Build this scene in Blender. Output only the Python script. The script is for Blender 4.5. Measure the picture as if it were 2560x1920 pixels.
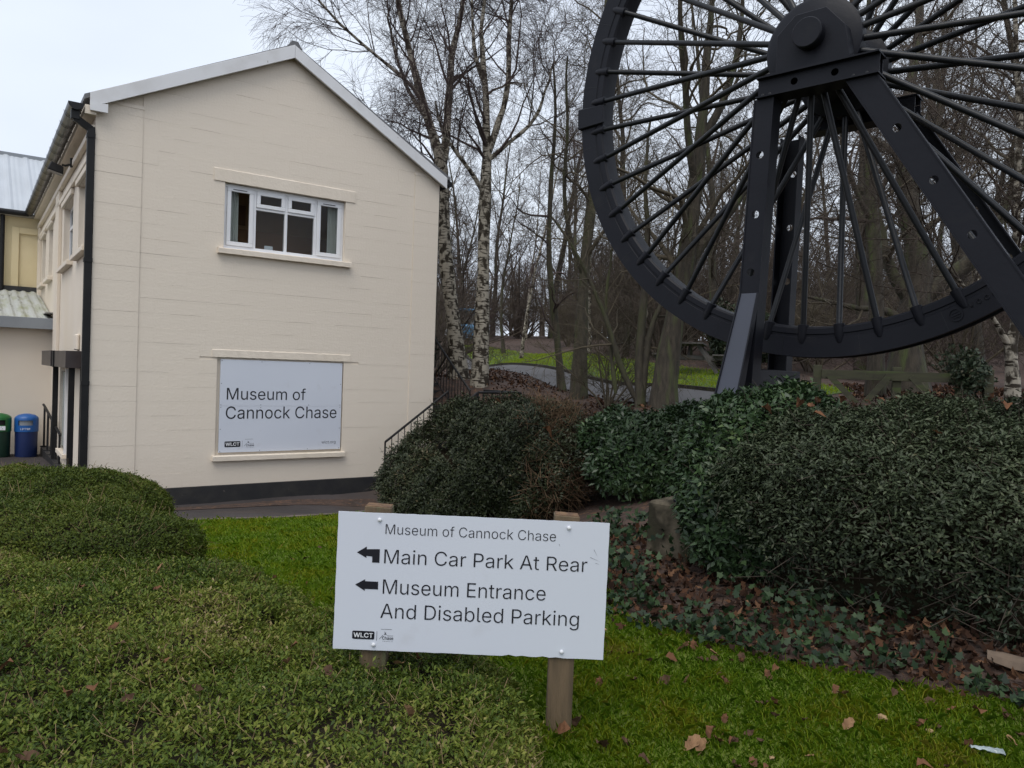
import bpy, bmesh, math, random
import numpy as np
from mathutils import Matrix, Vector, Euler
from mathutils.geometry import delaunay_2d_cdt

for o in list(bpy.data.objects):
    bpy.data.objects.remove(o)
scene = bpy.context.scene
col = scene.collection
R = math.radians

# ------------------------------------------------------------------ camera
CAM = Vector((0, 0, 1.6))
FPX, PITCH, ROLL = 1908.24, R(-0.89), R(1.912)
fw = Vector((0, math.cos(PITCH), math.sin(PITCH)))
up0 = Vector((0, -math.sin(PITCH), math.cos(PITCH)))
rt0 = Vector((1, 0, 0))
rt = rt0 * math.cos(ROLL) + up0 * math.sin(ROLL)
upv = up0 * math.cos(ROLL) - rt0 * math.sin(ROLL)
cd = bpy.data.cameras.new('camera')
cd.sensor_fit = 'HORIZONTAL'; cd.sensor_width = 36.0
cd.lens = FPX / 2560 * 36.0
cd.clip_start = 0.05; cd.clip_end = 2000
cam = bpy.data.objects.new('camera', cd); col.objects.link(cam)
m3 = Matrix((rt, upv, -fw)).transposed()
cam.matrix_world = Matrix.Translation(CAM) @ m3.to_4x4()
scene.camera = cam

# ------------------------------------------------------------------ sky (overcast) and soft sun
SUN_EL, SUN_AZ = R(60), R(196)      # azimuth clockwise from +Y: the light comes from behind the camera
w = bpy.data.worlds.new('World'); scene.world = w; w.use_nodes = True
nt = w.node_tree; nt.nodes.clear()
out = nt.nodes.new('ShaderNodeOutputWorld'); bg = nt.nodes.new('ShaderNodeBackground')
sky = nt.nodes.new('ShaderNodeTexSky'); sky.sky_type = 'NISHITA'; sky.sun_disc = False
sky.sun_elevation = SUN_EL; sky.sun_rotation = SUN_AZ; sky.air_density = 1.0; sky.dust_density = 4.0
tc = nt.nodes.new('ShaderNodeTexCoord')
mp = nt.nodes.new('ShaderNodeMapping'); mp.inputs['Scale'].default_value = (1.0, 1.0, 2.2)
nz = nt.nodes.new('ShaderNodeTexNoise'); nz.inputs['Scale'].default_value = 1.6; nz.inputs['Detail'].default_value = 4.0
cr = nt.nodes.new('ShaderNodeValToRGB')
cr.color_ramp.elements[0].position = 0.3; cr.color_ramp.elements[0].color = (6.3, 6.9, 8.2, 1)
cr.color_ramp.elements[1].position = 0.68; cr.color_ramp.elements[1].color = (8.0, 8.7, 9.7, 1)
mx = nt.nodes.new('ShaderNodeMixRGB'); mx.inputs['Fac'].default_value = 0.9
nt.links.new(tc.outputs['Generated'], mp.inputs['Vector']); nt.links.new(mp.outputs[0], nz.inputs['Vector'])
nt.links.new(nz.outputs['Fac'], cr.inputs['Fac'])
nt.links.new(sky.outputs[0], mx.inputs['Color1']); nt.links.new(cr.outputs[0], mx.inputs['Color2'])
nt.links.new(mx.outputs[0], bg.inputs['Color']); bg.inputs['Strength'].default_value = 0.11
nt.links.new(bg.outputs[0], out.inputs['Surface'])
sd = bpy.data.lights.new('sun', 'SUN'); sd.energy = 1.4; sd.angle = R(40); sd.color = (1.0, 0.96, 0.9)
sun = bpy.data.objects.new('sun', sd); col.objects.link(sun)
tosun = Vector((math.sin(SUN_AZ) * math.cos(SUN_EL), math.cos(SUN_AZ) * math.cos(SUN_EL), math.sin(SUN_EL)))
sun.rotation_euler = (-tosun).to_track_quat('-Z', 'Y').to_euler()
sun.location = tosun * 60
vs = scene.view_settings
vs.view_transform = 'Standard'; vs.look = 'None'; vs.exposure = 0.16; vs.gamma = 1.0; vs.use_curve_mapping = False
scene.render.engine = 'CYCLES'
cy = scene.cycles
cy.max_bounces = 5; cy.diffuse_bounces = 2; cy.glossy_bounces = 2; cy.transmission_bounces = 6; cy.transparent_max_bounces = 8
cy.caustics_reflective = False; cy.caustics_refractive = False

# ------------------------------------------------------------------ helpers
def tag(o, label=None, cat=None, group=None, kind=None):
    if label: o['label'] = label
    if cat: o['category'] = cat
    if group: o['group'] = group
    if kind: o['kind'] = kind
    return o

def link(name, data, parent=None, loc=None, rot=None):
    o = bpy.data.objects.new(name, data); col.objects.link(o)
    if parent is not None: o.parent = parent
    if loc is not None: o.location = loc
    if rot is not None: o.rotation_euler = rot
    return o

def empty(name, loc=(0, 0, 0), rz=0.0, parent=None):
    o = link(name, None, parent, loc, (0, 0, rz)); o.empty_display_size = 0.2
    return o

def np_mesh(name, V, F, mat=None, attr=None, smooth=False):
    """V (n,3); F (m,k) with one k"""
    V = np.ascontiguousarray(V, dtype=np.float32); F = np.ascontiguousarray(F, dtype=np.int32)
    me = bpy.data.meshes.new(name)
    n, (m, k) = len(V), F.shape
    me.vertices.add(n); me.vertices.foreach_set('co', V.ravel())
    me.loops.add(m * k); me.loops.foreach_set('vertex_index', F.ravel())
    me.polygons.add(m)
    me.polygons.foreach_set('loop_start', np.arange(0, m * k, k, dtype=np.int32))
    if smooth: me.polygons.foreach_set('use_smooth', np.ones(m, dtype=bool))
    me.update(calc_edges=True)
    if attr is not None:
        a = me.attributes.new('v', 'FLOAT', 'POINT'); a.data.foreach_set('value', np.ascontiguousarray(attr, dtype=np.float32))
    if mat: me.materials.append(mat)
    return me

class MB:
    """collects faces, then builds one mesh"""
    def __init__(self): self.v, self.f = [], []
    def add(self, vs, fs):
        b = len(self.v); self.v += [tuple(p) for p in vs]; self.f += [tuple(b + i for i in f) for f in fs]; return self
    def box(self, x0, x1, y0, y1, z0, z1):
        return self.add([(x0,y0,z0),(x1,y0,z0),(x1,y1,z0),(x0,y1,z0),(x0,y0,z1),(x1,y0,z1),(x1,y1,z1),(x0,y1,z1)],
                        [(0,3,2,1),(4,5,6,7),(0,1,5,4),(1,2,6,5),(2,3,7,6),(3,0,4,7)])
    def hexa(self, p):   # 8 points: bottom loop, top loop
        return self.add(p, [(0,3,2,1),(4,5,6,7),(0,1,5,4),(1,2,6,5),(2,3,7,6),(3,0,4,7)])
    def bar(self, a, b, w, h, side=None):
        a, b = Vector(a), Vector(b); d = (b - a).normalized()
        s = Vector(side) if side else (d.cross(Vector((0,0,1))) if abs(d.z) < .95 else Vector((1,0,0)))
        s = (s - d * s.dot(d)).normalized(); u = s.cross(d)
        q = lambda c: [c - s*w/2 - u*h/2, c + s*w/2 - u*h/2, c + s*w/2 + u*h/2, c - s*w/2 + u*h/2]
        return self.add(q(a) + q(b), [(0,3,2,1),(4,5,6,7),(0,1,5,4),(1,2,6,5),(2,3,7,6),(3,0,4,7)])
    def tube(self, pts, rad, n=10, caps=True):
        pts = [Vector(p) for p in pts]; k = len(pts)
        rad = rad if isinstance(rad, (list, tuple)) else [rad] * k
        vs, fs = [], []; ref = None
        for i, p in enumerate(pts):
            d = (pts[min(i+1,k-1)] - pts[max(i-1,0)]).normalized()
            if ref is None: ref = d.orthogonal().normalized()
            ref = (ref - d * ref.dot(d)).normalized(); u = d.cross(ref)
            for j in range(n):
                a = 2*math.pi*j/n; vs.append(p + (ref*math.cos(a) + u*math.sin(a)) * rad[i])
        for i in range(k-1):
            for j in range(n):
                fs.append((i*n+j, i*n+(j+1)%n, (i+1)*n+(j+1)%n, (i+1)*n+j))
        if caps: fs.append(tuple(range(n-1,-1,-1))); fs.append(tuple((k-1)*n+j for j in range(n)))
        return self.add(vs, fs)
    def lathe(self, prof, n=24, axis='z', closed=False, cap=True):
        vs, fs = [], []; k = len(prof)
        for (r, h) in prof:
            for j in range(n):
                a = 2*math.pi*j/n; c, s = r*math.cos(a), r*math.sin(a)
                vs.append((c, s, h) if axis == 'z' else (c, h, s))
        for i in range(k if closed else k-1):
            i2 = (i+1) % k
            for j in range(n):
                q = (i*n+j, i*n+(j+1)%n, i2*n+(j+1)%n, i2*n+j)
                fs.append(q if axis == 'z' else q[::-1])
        if cap and not closed:
            fs.append(tuple(range(n))[::-1 if axis == 'z' else 1]); fs.append(tuple((k-1)*n+j for j in range(n))[::1 if axis == 'z' else -1])
        return self.add(vs, fs)
    def plate(self, outline, holes, a, b, put):
        """2-D outline with round/any holes between depths a and b; put(u,v,depth)->xyz"""
        pts, edges, loops = [], [], [outline] + holes
        for lp in loops:
            s = len(pts); pts += [Vector(p) for p in lp]; edges += [(s+i, s+(i+1)%len(lp)) for i in range(len(lp))]
        r = delaunay_2d_cdt(pts, edges, [], 1, 1e-6)
        def inside(p, lp):
            c = False; j = len(lp)-1
            for i in range(len(lp)):
                (xi, yi), (xj, yj) = lp[i], lp[j]
                if (yi > p[1]) != (yj > p[1]) and p[0] < (xj-xi)*(p[1]-yi)/(yj-yi)+xi: c = not c
                j = i
            return c
        tv = r[0]; n = len(tv)
        tris = []
        for f in r[2]:
            c = sum((tv[i] for i in f), Vector((0,0)))/len(f)
            if inside(c, outline) and not any(inside(c, h) for h in holes): tris.append(tuple(f))
        vs = [put(p[0], p[1], a) for p in tv] + [put(p[0], p[1], b) for p in tv]
        fs = [t for t in tris] + [tuple(n+i for i in t[::-1]) for t in tris]
        cnt = {}
        for t in tris:
            for i in range(len(t)):
                e = (t[i], t[(i+1)%len(t)]); cnt[e] = 1
        for (i, j) in cnt:
            if (j, i) not in cnt: fs.append((j, i, n+i, n+j))
        return self.add(vs, fs)
    def build(self, name, mat, parent=None, loc=None, rot=None, smooth=False, bevel=0.0, kind=None):
        me = bpy.data.meshes.new(name); me.from_pydata(self.v, [], self.f); me.update()
        bm = bmesh.new(); bm.from_mesh(me)
        bmesh.ops.recalc_face_normals(bm, faces=bm.faces)
        if bevel > 0:
            es = [e for e in bm.edges if len(e.link_faces) == 2 and e.calc_face_angle(0) > R(40)]
            bmesh.ops.bevel(bm, geom=es, offset=bevel, segments=1, profile=0.5, affect='EDGES', clamp_overlap=True)
        bm.to_mesh(me); bm.free()
        if smooth:
            me.polygons.foreach_set('use_smooth', [True]*len(me.polygons))
            try: me.set_sharp_from_angle(angle=R(38))
            except Exception: pass
        if mat: me.materials.append(mat)
        o = link(name, me, parent, loc, rot)
        if kind: o['kind'] = kind
        return o

def circle(cx, cy, r, n=14): return [(cx + r*math.cos(2*math.pi*i/n), cy + r*math.sin(2*math.pi*i/n)) for i in range(n)]

# ------------------------------------------------------------------ materials
def mat(name, c, rough=0.6, c2=None, scale=4.0, detail=6.0, lo=0.35, hi=0.65, bump=0.0, bscale=None, spec=0.5, metal=0.0, stretch=None, c3=None, s3=1.0, lo3=.55, hi3=.7, coat=0.0, bdist=0.01):
    m = bpy.data.materials.new(name); m.use_nodes = True; t = m.node_tree; L = t.links.new
    b = t.nodes['Principled BSDF']; b.inputs['Roughness'].default_value = rough
    b.inputs['Specular IOR Level'].default_value = spec; b.inputs['Metallic'].default_value = metal
    if coat: b.inputs['Coat Weight'].default_value = coat
    b.inputs['Base Color'].default_value = (*c, 1)
    tcn = t.nodes.new('ShaderNodeTexCoord'); mpn = t.nodes.new('ShaderNodeMapping')
    L(tcn.outputs['Object'], mpn.inputs['Vector'])
    if stretch: mpn.inputs['Scale'].default_value = stretch
    last = None
    def noise(sc, de, l, h, ca, cb):
        n = t.nodes.new('ShaderNodeTexNoise'); n.inputs['Scale'].default_value = sc; n.inputs['Detail'].default_value = de
        L(mpn.outputs[0], n.inputs['Vector'])
        r = t.nodes.new('ShaderNodeMapRange'); r.inputs[1].default_value = l; r.inputs[2].default_value = h
        L(n.outputs['Fac'], r.inputs[0])
        x = t.nodes.new('ShaderNodeMixRGB'); L(r.outputs[0], x.inputs['Fac'])
        if isinstance(ca, tuple): x.inputs['Color1'].default_value = (*ca, 1)
        else: L(ca, x.inputs['Color1'])
        x.inputs['Color2'].default_value = (*cb, 1)
        return x.outputs[0], n.outputs['Fac']
    if c2:
        last, _ = noise(scale, detail, lo, hi, c, c2)
        if c3: last, _ = noise(s3, 5.0, lo3, hi3, last, c3)
        L(last, b.inputs['Base Color'])
    if bump:
        n = t.nodes.new('ShaderNodeTexNoise'); n.inputs['Scale'].default_value = bscale or scale*4; n.inputs['Detail'].default_value = 6
        L(mpn.outputs[0], n.inputs['Vector'])
        bp = t.nodes.new('ShaderNodeBump'); bp.inputs['Strength'].default_value = bump; bp.inputs['Distance'].default_value = bdist
        L(n.outputs['Fac'], bp.inputs['Height']); L(bp.outputs[0], b.inputs['Normal'])
    return m

def leafmat(name, stops, rough=0.45, spec=0.4, trans=0.0):
    """colour from the per-leaf value 'v'"""
    m = bpy.data.materials.new(name); m.use_nodes = True; t = m.node_tree; L = t.links.new
    b = t.nodes['Principled BSDF']; b.inputs['Roughness'].default_value = rough; b.inputs['Specular IOR Level'].default_value = spec
    a = t.nodes.new('ShaderNodeAttribute'); a.attribute_name = 'v'
    r = t.nodes.new('ShaderNodeValToRGB'); e = r.color_ramp.elements
    while len(e) < len(stops): e.new(0.5)
    for el, (p, c) in zip(e, stops): el.position = p; el.color = (*c, 1)
    L(a.outputs['Fac'], r.inputs['Fac']); L(r.outputs[0], b.inputs['Base Color'])
    if trans:
        tr = t.nodes.new('ShaderNodeBsdfTranslucent'); L(r.outputs[0], tr.inputs['Color'])
        x = t.nodes.new('ShaderNodeMixShader'); x.inputs[0].default_value = trans
        L(b.outputs[0], x.inputs[1]); L(tr.outputs[0], x.inputs[2]); L(x.outputs[0], t.nodes['Material Output'].inputs['Surface'])
    return m

M = {}
M['cream'] = mat('cream_masonry_paint', (.79, .70, .585), .75, (.755, .66, .545), 1.3, 8, .3, .7, bump=.35, bscale=26, c3=(.755, .655, .515), s3=.45, lo3=.5, hi3=.75, spec=.3)
M['cream_side'] = M['cream']
M['yellow_cream'] = mat('aged_yellow_cream_paint', (.78, .66, .42), .75, (.72, .6, .36), 1.5, 6, bump=.2, bscale=20, spec=.3)
M['plinth'] = mat('black_bitumen_paint', (.018, .018, .02), .6, (.035, .033, .03), 3, 8, .4, .7, bump=.5, bscale=14, c3=(.16, .14, .12), s3=9, lo3=.68, hi3=.76)
M['upvc'] = mat('white_upvc', (.82, .82, .83), .35, (.76, .76, .77), 2.0, 4)
M['barge'] = mat('white_bargeboard_paint', (.74, .74, .745), .55, (.62, .61, .6), 2.2, 9, .5, .8, c3=(.33, .3, .26), s3=11, lo3=.7, hi3=.78)
M['soffit'] = mat('grey_weathered_soffit', (.42, .4, .37), .8, (.22, .2, .18), 5, 8, .4, .7)
M['glass'] = None
M['roofdark'] = mat('dark_roof_sheet', (.10, .10, .11), .6, (.16, .16, .16), 3, 6)
M['blackpipe'] = mat('black_plastic_pipe', (.009, .009, .010), .5, (.016, .016, .016), 3, 5, bump=.1, spec=.25)
M['gutter'] = mat('weathered_black_gutter', (.020, .020, .021), .33, (.045, .043, .040), 2.5, 9, .4, .75, stretch=(6, .6, 6), c3=(.05, .06, .02), s3=2.0, lo3=.6, hi3=.8)
M['tin'] = mat('pale_grey_metal_roof', (.50, .53, .56), .5, (.44, .465, .49), 1.2, 6, .3, .7, stretch=(3, .5, 1), metal=.1)
M['tin_moss'] = mat('mossy_metal_roof', (.42, .43, .40), .75, (.28, .29, .17), 2.0, 8, .48, .75, stretch=(3.5, .7, 1), c3=(.12, .12, .09), s3=3.5, lo3=.6, hi3=.72)
M['fascia'] = mat('grey_fascia', (.26, .28, .30), .5, (.22, .235, .25), 2, 5)
M['canopy'] = mat('dark_brown_canopy_cladding', (.022, .016, .016), .4, (.045, .034, .033), 3, 6)
M['black_iron'] = mat('black_painted_iron', (.010, .010, .011), .5, (.024, .021, .019), 8, 6, .5, .8, spec=.3)
M['signwhite'] = mat('pale_sign_panel', (.66, .69, .755), .32, (.63, .66, .73), 1.0, 5, .3, .7, c3=(.6, .62, .67), s3=5.0, lo3=.62, hi3=.8)
M['letter'] = mat('black_vinyl_lettering', (.010, .010, .016), .4)
M['letter_grey'] = mat('dark_grey_vinyl_print', (.07, .07, .08), .4)
M['postwood'] = mat('weathered_timber_post', (.155, .108, .062), .85, (.085, .062, .036), 3.0, 8, .35, .7, stretch=(9, 9, .9), bump=.6, bscale=14, c3=(.10, .105, .05), s3=2.0)
M['postend'] = mat('sawn_post_end_grain', (.20, .115, .055), .85, (.10, .055, .03), 24, 4, .4, .6, bump=.4)
M['bolt'] = mat('white_bolt_cap', (.7, .71, .73), .3)
M['wheelpaint'] = mat('black_blue_steel_paint', (.0066, .0072, .0108), .46, (.0105, .011, .0155), 1.6, 7, .35, .7, bump=.12, bscale=30, c3=(.019, .0185, .020), s3=3.5, lo3=.6, hi3=.85, spec=.2)
M['spokepaint'] = mat('black_spoke_paint', (.008, .0095, .0125), .38, (.014, .0145, .0145), 3.0, 7, .4, .7, bump=.1, bscale=30, c3=(.030, .028, .02), s3=6, lo3=.6, hi3=.8, spec=.35)
M['plate_lit'] = mat('lit_steel_plate', (.045, .050, .070), .42, (.037, .042, .058), 1.3, 6, .3, .7)  # lighter than the frame paint: light on the upward-tilted brace put into the colour
M['concrete'] = mat('aged_concrete', (.125, .105, .076), .95, (.035, .031, .022), 4.5, 12, .42, .58, bump=.6, bscale=22, c3=(.045, .045, .026), s3=2.2, lo3=.5, hi3=.62, spec=.1)
M['tarmac'] = mat('worn_tarmac', (.066, .056, .055), .9, (.045, .039, .038), .9, 9, .35, .65, bump=.3, bscale=60, c3=(.085, .058, .042), s3=.6, lo3=.55, hi3=.8, spec=.25)
M['road'] = mat('grey_tarmac_road', (.115, .112, .115), .85, (.085, .082, .082), .7, 9, .35, .65, bump=.25, bscale=50, c3=(.10, .085, .06), s3=.35, lo3=.6, hi3=.8)
M['kerb'] = mat('concrete_edging', (.15, .12, .095), .9, (.085, .068, .052), 4, 8, .35, .65, bump=.4)
M['mulch'] = mat('brown_leaf_mulch', (.075, .045, .033), .95, (.040, .026, .020), 5, 10, .35, .65, bump=.8, bscale=14, bdist=.03, c3=(.115, .062, .036), s3=13, lo3=.55, hi3=.66)
M['lawnsoil'] = mat('mossy_lawn_soil', (.125, .160, .016), .95, (.090, .120, .014), 2.5, 10, .35, .65, bump=.8, bscale=60, c3=(.075, .060, .02), s3=1.2, lo3=.6, hi3=.75)
M['verge'] = mat('mown_verge_grass', (.078, .120, .016), .95, (.055, .088, .014), 1.2, 10, .35, .65, bump=.8, bscale=30, c3=(.085, .07, .03), s3=3.0, lo3=.62, hi3=.75)
M['bark'] = mat('grey_brown_bark', (.066, .054, .039), .95, (.034, .029, .021), 4, 8, .35, .65, stretch=(5, 5, 1), bump=.9, bscale=10, bdist=.02, c3=(.070, .085, .030), s3=1.4, lo3=.52, hi3=.7)
M['bark_dark'] = mat('dark_brown_bark', (.042, .034, .026), .95, (.024, .02, .015), 4, 8, stretch=(5, 5, 1), bump=.8, bscale=10, bdist=.02, c3=(.055, .065, .022), s3=1.2, lo3=.55, hi3=.75)
M['bark_moss'] = mat('mossy_green_bark', (.072, .062, .042), .95, (.040, .034, .025), 4, 8, stretch=(4, 4, 1), bump=.8, bscale=10, bdist=.02, c3=(.058, .062, .026), s3=1.4, lo3=.48, hi3=.65)
M['twig'] = mat('brown_bare_twigs', (.088, .066, .049), .9, (.058, .043, .033), 1.0, 4)
M['twig_purple'] = mat('purple_brown_birch_twigs', (.085, .058, .052), .9, (.055, .039, .034), 1.0, 4)
M['twig_olive'] = mat('olive_brown_twigs', (.098, .079, .049), .9, (.062, .05, .033), .8, 4)
M['red_twig'] = mat('reddish_dead_twigs', (.17, .115, .07), .9, (.10, .062, .04), 2, 4, spec=.1)
M['dead_twig'] = mat('pale_dead_twigs', (.36, .27, .14), .9, (.22, .15, .08), 2, 4, spec=.1)
M['core_shade'] = mat('hedge_shade_core', (.028, .023, .014), 1.0, (.022, .017, .010), 12, 6, bump=.8, bscale=20, bdist=.04, spec=.1)  # dark colour standing in for the shade inside the hedges
M['gatewood'] = mat('mossy_gate_timber', (.075, .075, .040), .9, (.05, .048, .03), 3, 8, stretch=(1, 6, 6), c3=(.07, .09, .03), s3=2)
M['table_wood'] = mat('dark_table_timber', (.075, .07, .066), .8, (.11, .10, .095), 4, 6)
M['blue_bin'] = mat('blue_plastic', (.012, .10, .34), .4, (.012, .085, .30), 2, 4)
M['navy_bin'] = mat('dark_blue_plastic', (.008, .022, .10), .45, (.007, .019, .085), 2, 4)
M['green_bin'] = mat('green_plastic', (.012, .13, .028), .4, (.012, .11, .025), 2, 4)
M['dkgreen_bin'] = mat('dark_green_plastic', (.006, .035, .02), .45, (.005, .03, .018), 2, 4)
M['binhole'] = mat('bin_inside', (.01, .01, .01), .9)
M['whiteprint'] = mat('white_print', (.75, .76, .78), .4)
M['room'] = mat('brown_room_wall', (.74, .46, .24), .8, (.62, .36, .18), 1.5, 5)
M['room_dark'] = mat('dark_room_furnishing', (.38, .20, .10), .8)
M['curtain'] = mat('pale_fabric_blind', (.80, .80, .74), .9, (.70, .70, .65), 2, 4, stretch=(10, 10, .6))
M['tractor'] = mat('blue_vehicle_paint', (.05, .17, .30), .4)
M['rubber'] = mat('black_rubber', (.012, .012, .012), .8)
M['birch'] = None

def birch_bark():
    m = bpy.data.materials.new('white_birch_bark'); m.use_nodes = True; t = m.node_tree; L = t.links.new
    b = t.nodes['Principled BSDF']; b.inputs['Roughness'].default_value = .8; b.inputs['Specular IOR Level'].default_value = .2
    tcn = t.nodes.new('ShaderNodeTexCoord')
    m1 = t.nodes.new('ShaderNodeMapping'); m1.inputs['Scale'].default_value = (4, 4, 17)
    m2 = t.nodes.new('ShaderNodeMapping'); m2.inputs['Scale'].default_value = (5.5, 5.5, 3.2)
    L(tcn.outputs['Object'], m1.inputs[0]); L(tcn.outputs['Object'], m2.inputs[0])
    n1 = t.nodes.new('ShaderNodeTexNoise'); n1.inputs['Scale'].default_value = 1.6; n1.inputs['Detail'].default_value = 5; L(m1.outputs[0], n1.inputs[0])
    n2 = t.nodes.new('ShaderNodeTexNoise'); n2.inputs['Scale'].default_value = 1.5; n2.inputs['Detail'].default_value = 6; L(m2.outputs[0], n2.inputs[0])
    r1 = t.nodes.new('ShaderNodeMapRange'); r1.inputs[1].default_value = .53; r1.inputs[2].default_value = .60; L(n1.outputs[0], r1.inputs[0])
    r2 = t.nodes.new('ShaderNodeMapRange'); r2.inputs[1].default_value = .50; r2.inputs[2].default_value = .58; L(n2.outputs[0], r2.inputs[0])
    mxx = t.nodes.new('ShaderNodeMath'); mxx.operation = 'MAXIMUM'; L(r1.outputs[0], mxx.inputs[0]); L(r2.outputs[0], mxx.inputs[1])
    x = t.nodes.new('ShaderNodeMixRGB'); x.inputs['Color1'].default_value = (.40, .36, .29, 1); x.inputs['Color2'].default_value = (.045, .036, .026, 1)
    L(mxx.outputs[0], x.inputs[0]); L(x.outputs[0], b.inputs['Base Color'])
    bp = t.nodes.new('ShaderNodeBump'); bp.inputs['Strength'].default_value = .8; bp.inputs['Distance'].default_value = .02
    L(mxx.outputs[0], bp.inputs['Height']); bp.invert = True; L(bp.outputs[0], b.inputs['Normal'])
    return m
M['birch'] = birch_bark()

def glassmat():
    m = bpy.data.materials.new('window_glass'); m.use_nodes = True; t = m.node_tree; L = t.links.new
    t.nodes.remove(t.nodes['Principled BSDF'])
    tr = t.nodes.new('ShaderNodeBsdfTransparent'); tr.inputs[0].default_value = (.86, .88, .88, 1)
    gl = t.nodes.new('ShaderNodeBsdfGlossy'); gl.inputs['Roughness'].default_value = .03
    fr = t.nodes.new('ShaderNodeFresnel'); fr.inputs[0].default_value = 1.45
    mm = t.nodes.new('ShaderNodeMath'); mm.operation = 'MULTIPLY'; mm.inputs[1].default_value = .4; L(fr.outputs[0], mm.inputs[0])
    x = t.nodes.new('ShaderNodeMixShader'); L(mm.outputs[0], x.inputs[0]); L(tr.outputs[0], x.inputs[1]); L(gl.outputs[0], x.inputs[2])
    L(x.outputs[0], t.nodes['Material Output'].inputs['Surface']); return m
M['glass'] = glassmat()
M['privet'] = leafmat('box_hedge_leaves', [(0, (.034, .058, .010)), (.3, (.080, .122, .015)), (.6, (.148, .184, .025)), (.8, (.225, .230, .046)), (.92, (.28, .225, .085)), (1, (.38, .29, .16))], .5, .22, .25)
M['privet_far'] = leafmat('box_mound_leaves', [(0, (.036, .056, .009)), (.5, (.082, .114, .015)), (.85, (.148, .165, .026)), (1, (.24, .20, .08))], .5, .2, .25)
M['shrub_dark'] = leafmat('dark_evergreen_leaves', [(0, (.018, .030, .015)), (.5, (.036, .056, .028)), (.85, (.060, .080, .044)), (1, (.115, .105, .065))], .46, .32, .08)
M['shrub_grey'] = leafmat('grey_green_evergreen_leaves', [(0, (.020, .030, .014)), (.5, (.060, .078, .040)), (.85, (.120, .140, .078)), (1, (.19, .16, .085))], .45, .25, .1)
M['shrub_olive'] = leafmat('olive_evergreen_leaves', [(0, (.016, .022, .011)), (.5, (.036, .046, .021)), (.85, (.066, .074, .034)), (1, (.14, .11, .06))], .45, .25, .1)
M['laurel'] = leafmat('laurel_leaves', [(0, (.018, .036, .014)), (.5, (.036, .068, .026)), (.85, (.058, .100, .034)), (1, (.10, .145, .05))], .4, .4, .1)
M['ivy'] = leafmat('ivy_leaves', [(0, (.008, .018, .008)), (.5, (.018, .038, .014)), (1, (.042, .072, .026))], .5, .25, .05)
M['grassblade'] = leafmat('lawn_blades', [(0, (.100, .185, .014)), (.35, (.165, .285, .018)), (.6, (.245, .335, .020)), (.85, (.34, .35, .024)), (1, (.38, .32, .08))], .55, .15, .4)
M['deadleaf'] = leafmat('dry_brown_leaves', [(0, (.024, .014, .010)), (.55, (.052, .026, .016)), (.85, (.105, .050, .027)), (1, (.20, .11, .06))], .8, .15, .1)
M['fallen_a'] = mat('russet_dry_leaf', (.17, .080, .040), .8, (.085, .042, .024), 14, 6, spec=.15)
M['fallen_b'] = mat('tan_dry_leaf', (.29, .17, .09), .8, (.17, .095, .05), 14, 6, spec=.15)
M['fallen_c'] = mat('dark_rotting_leaf', (.060, .034, .022), .8, (.10, .058, .036), 14, 6, spec=.12)
M['barkchip'] = mat('pale_bark', (.15, .108, .075), .9, (.09, .064, .045), 10, 6)
M['woodchip'] = mat('pale_wood_chip', (.36, .24, .12), .8, (.24, .15, .08), 14, 6)
M['plastic'] = mat('crumpled_clear_plastic', (.36, .42, .42), .2, (.2, .24, .24), 20, 5, spec=.8)
# ------------------------------------------------------------------ terrain height
CP = np.array([
 (-10,0,0),(-3,0,0),(0,0,0),(3,0,0),(8,0,.1),(0,3,0),(3,3,0),(6,3,.15),(-3,3,0),(-6,3,-.02),(-1,5,-.04),(1,5.2,0),(2.6,3.8,0),
 (1.2,6.3,.10),(3,5.5,.16),(5,5,.35),(-2,6.2,-.15),(-2.9,7,-.2),(-3.9,9.5,-.4),(-1.3,11.2,-.42),(-6,6,-.18),(-8,9,-.4),
 (-5.1,11.9,-.68),(-3.4,12.9,-.69),(-1.8,13.9,-.70),(-.9,13.3,-.66),(-8,13,-.52),(-12,18,-.45),(-9.6,15.6,-.45),(-16,14,-.5),(-7,18,-.5),(-12,26,-.2),
 (-.2,9.2,-.25),(1.4,9.2,.2),(.6,11.5,.05),(2.6,6.7,.3),(4,7.5,.75),(-.39,14.24,.05),(1.0,13,.55),
 (2.2,13,1.08),(2.7,12.4,1.0),(1.4,16,1.1),(-.7,16,1.22),(-1.2,17,1.42),(-2.1,16.3,1.25),(5.7,12,1.38),(6.7,13,1.45),(5.6,8.5,1.05),(8,10,1.35),
 (-1.76,30,1.61),(-1.96,33,2.09),(-2.4,40,2.78),(1.03,18,1.26),(1.21,21.5,1.69),(1.56,28,2.31),(2.83,13.5,1.07),(3.34,16,1.38),(4.2,20,1.79),
 (9,14,1.5),(10,20,1.75),(15,22,2.0),(-3.6,55,4.0),(16,55,4.3),(-40,60,3),(60,60,5),(0,140,7),(-140,140,5),(140,140,7),(-60,0,-.5),(60,0,1.2),
 (0,-60,0),(-60,-60,0),(60,-60,0),(-30,30,.2),(-8,24,.2),(30,20,2),(300,300,8),(-300,300,6),(300,-200,0),(-300,-200,0)], float)
def _tps(r2): return np.where(r2 > 1e-12, .5 * r2 * np.log(np.maximum(r2, 1e-12)), 0.)
_n = len(CP)
_K = _tps(((CP[:, None, :2] - CP[None, :, :2])**2).sum(-1)) + np.eye(_n) * .02
_P = np.c_[np.ones(_n), CP[:, :2]]
_A = np.zeros((_n+3, _n+3)); _A[:_n, :_n] = _K; _A[:_n, _n:] = _P; _A[_n:, :_n] = _P.T
_W = np.linalg.solve(_A, np.r_[CP[:, 2], 0, 0, 0])
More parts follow.
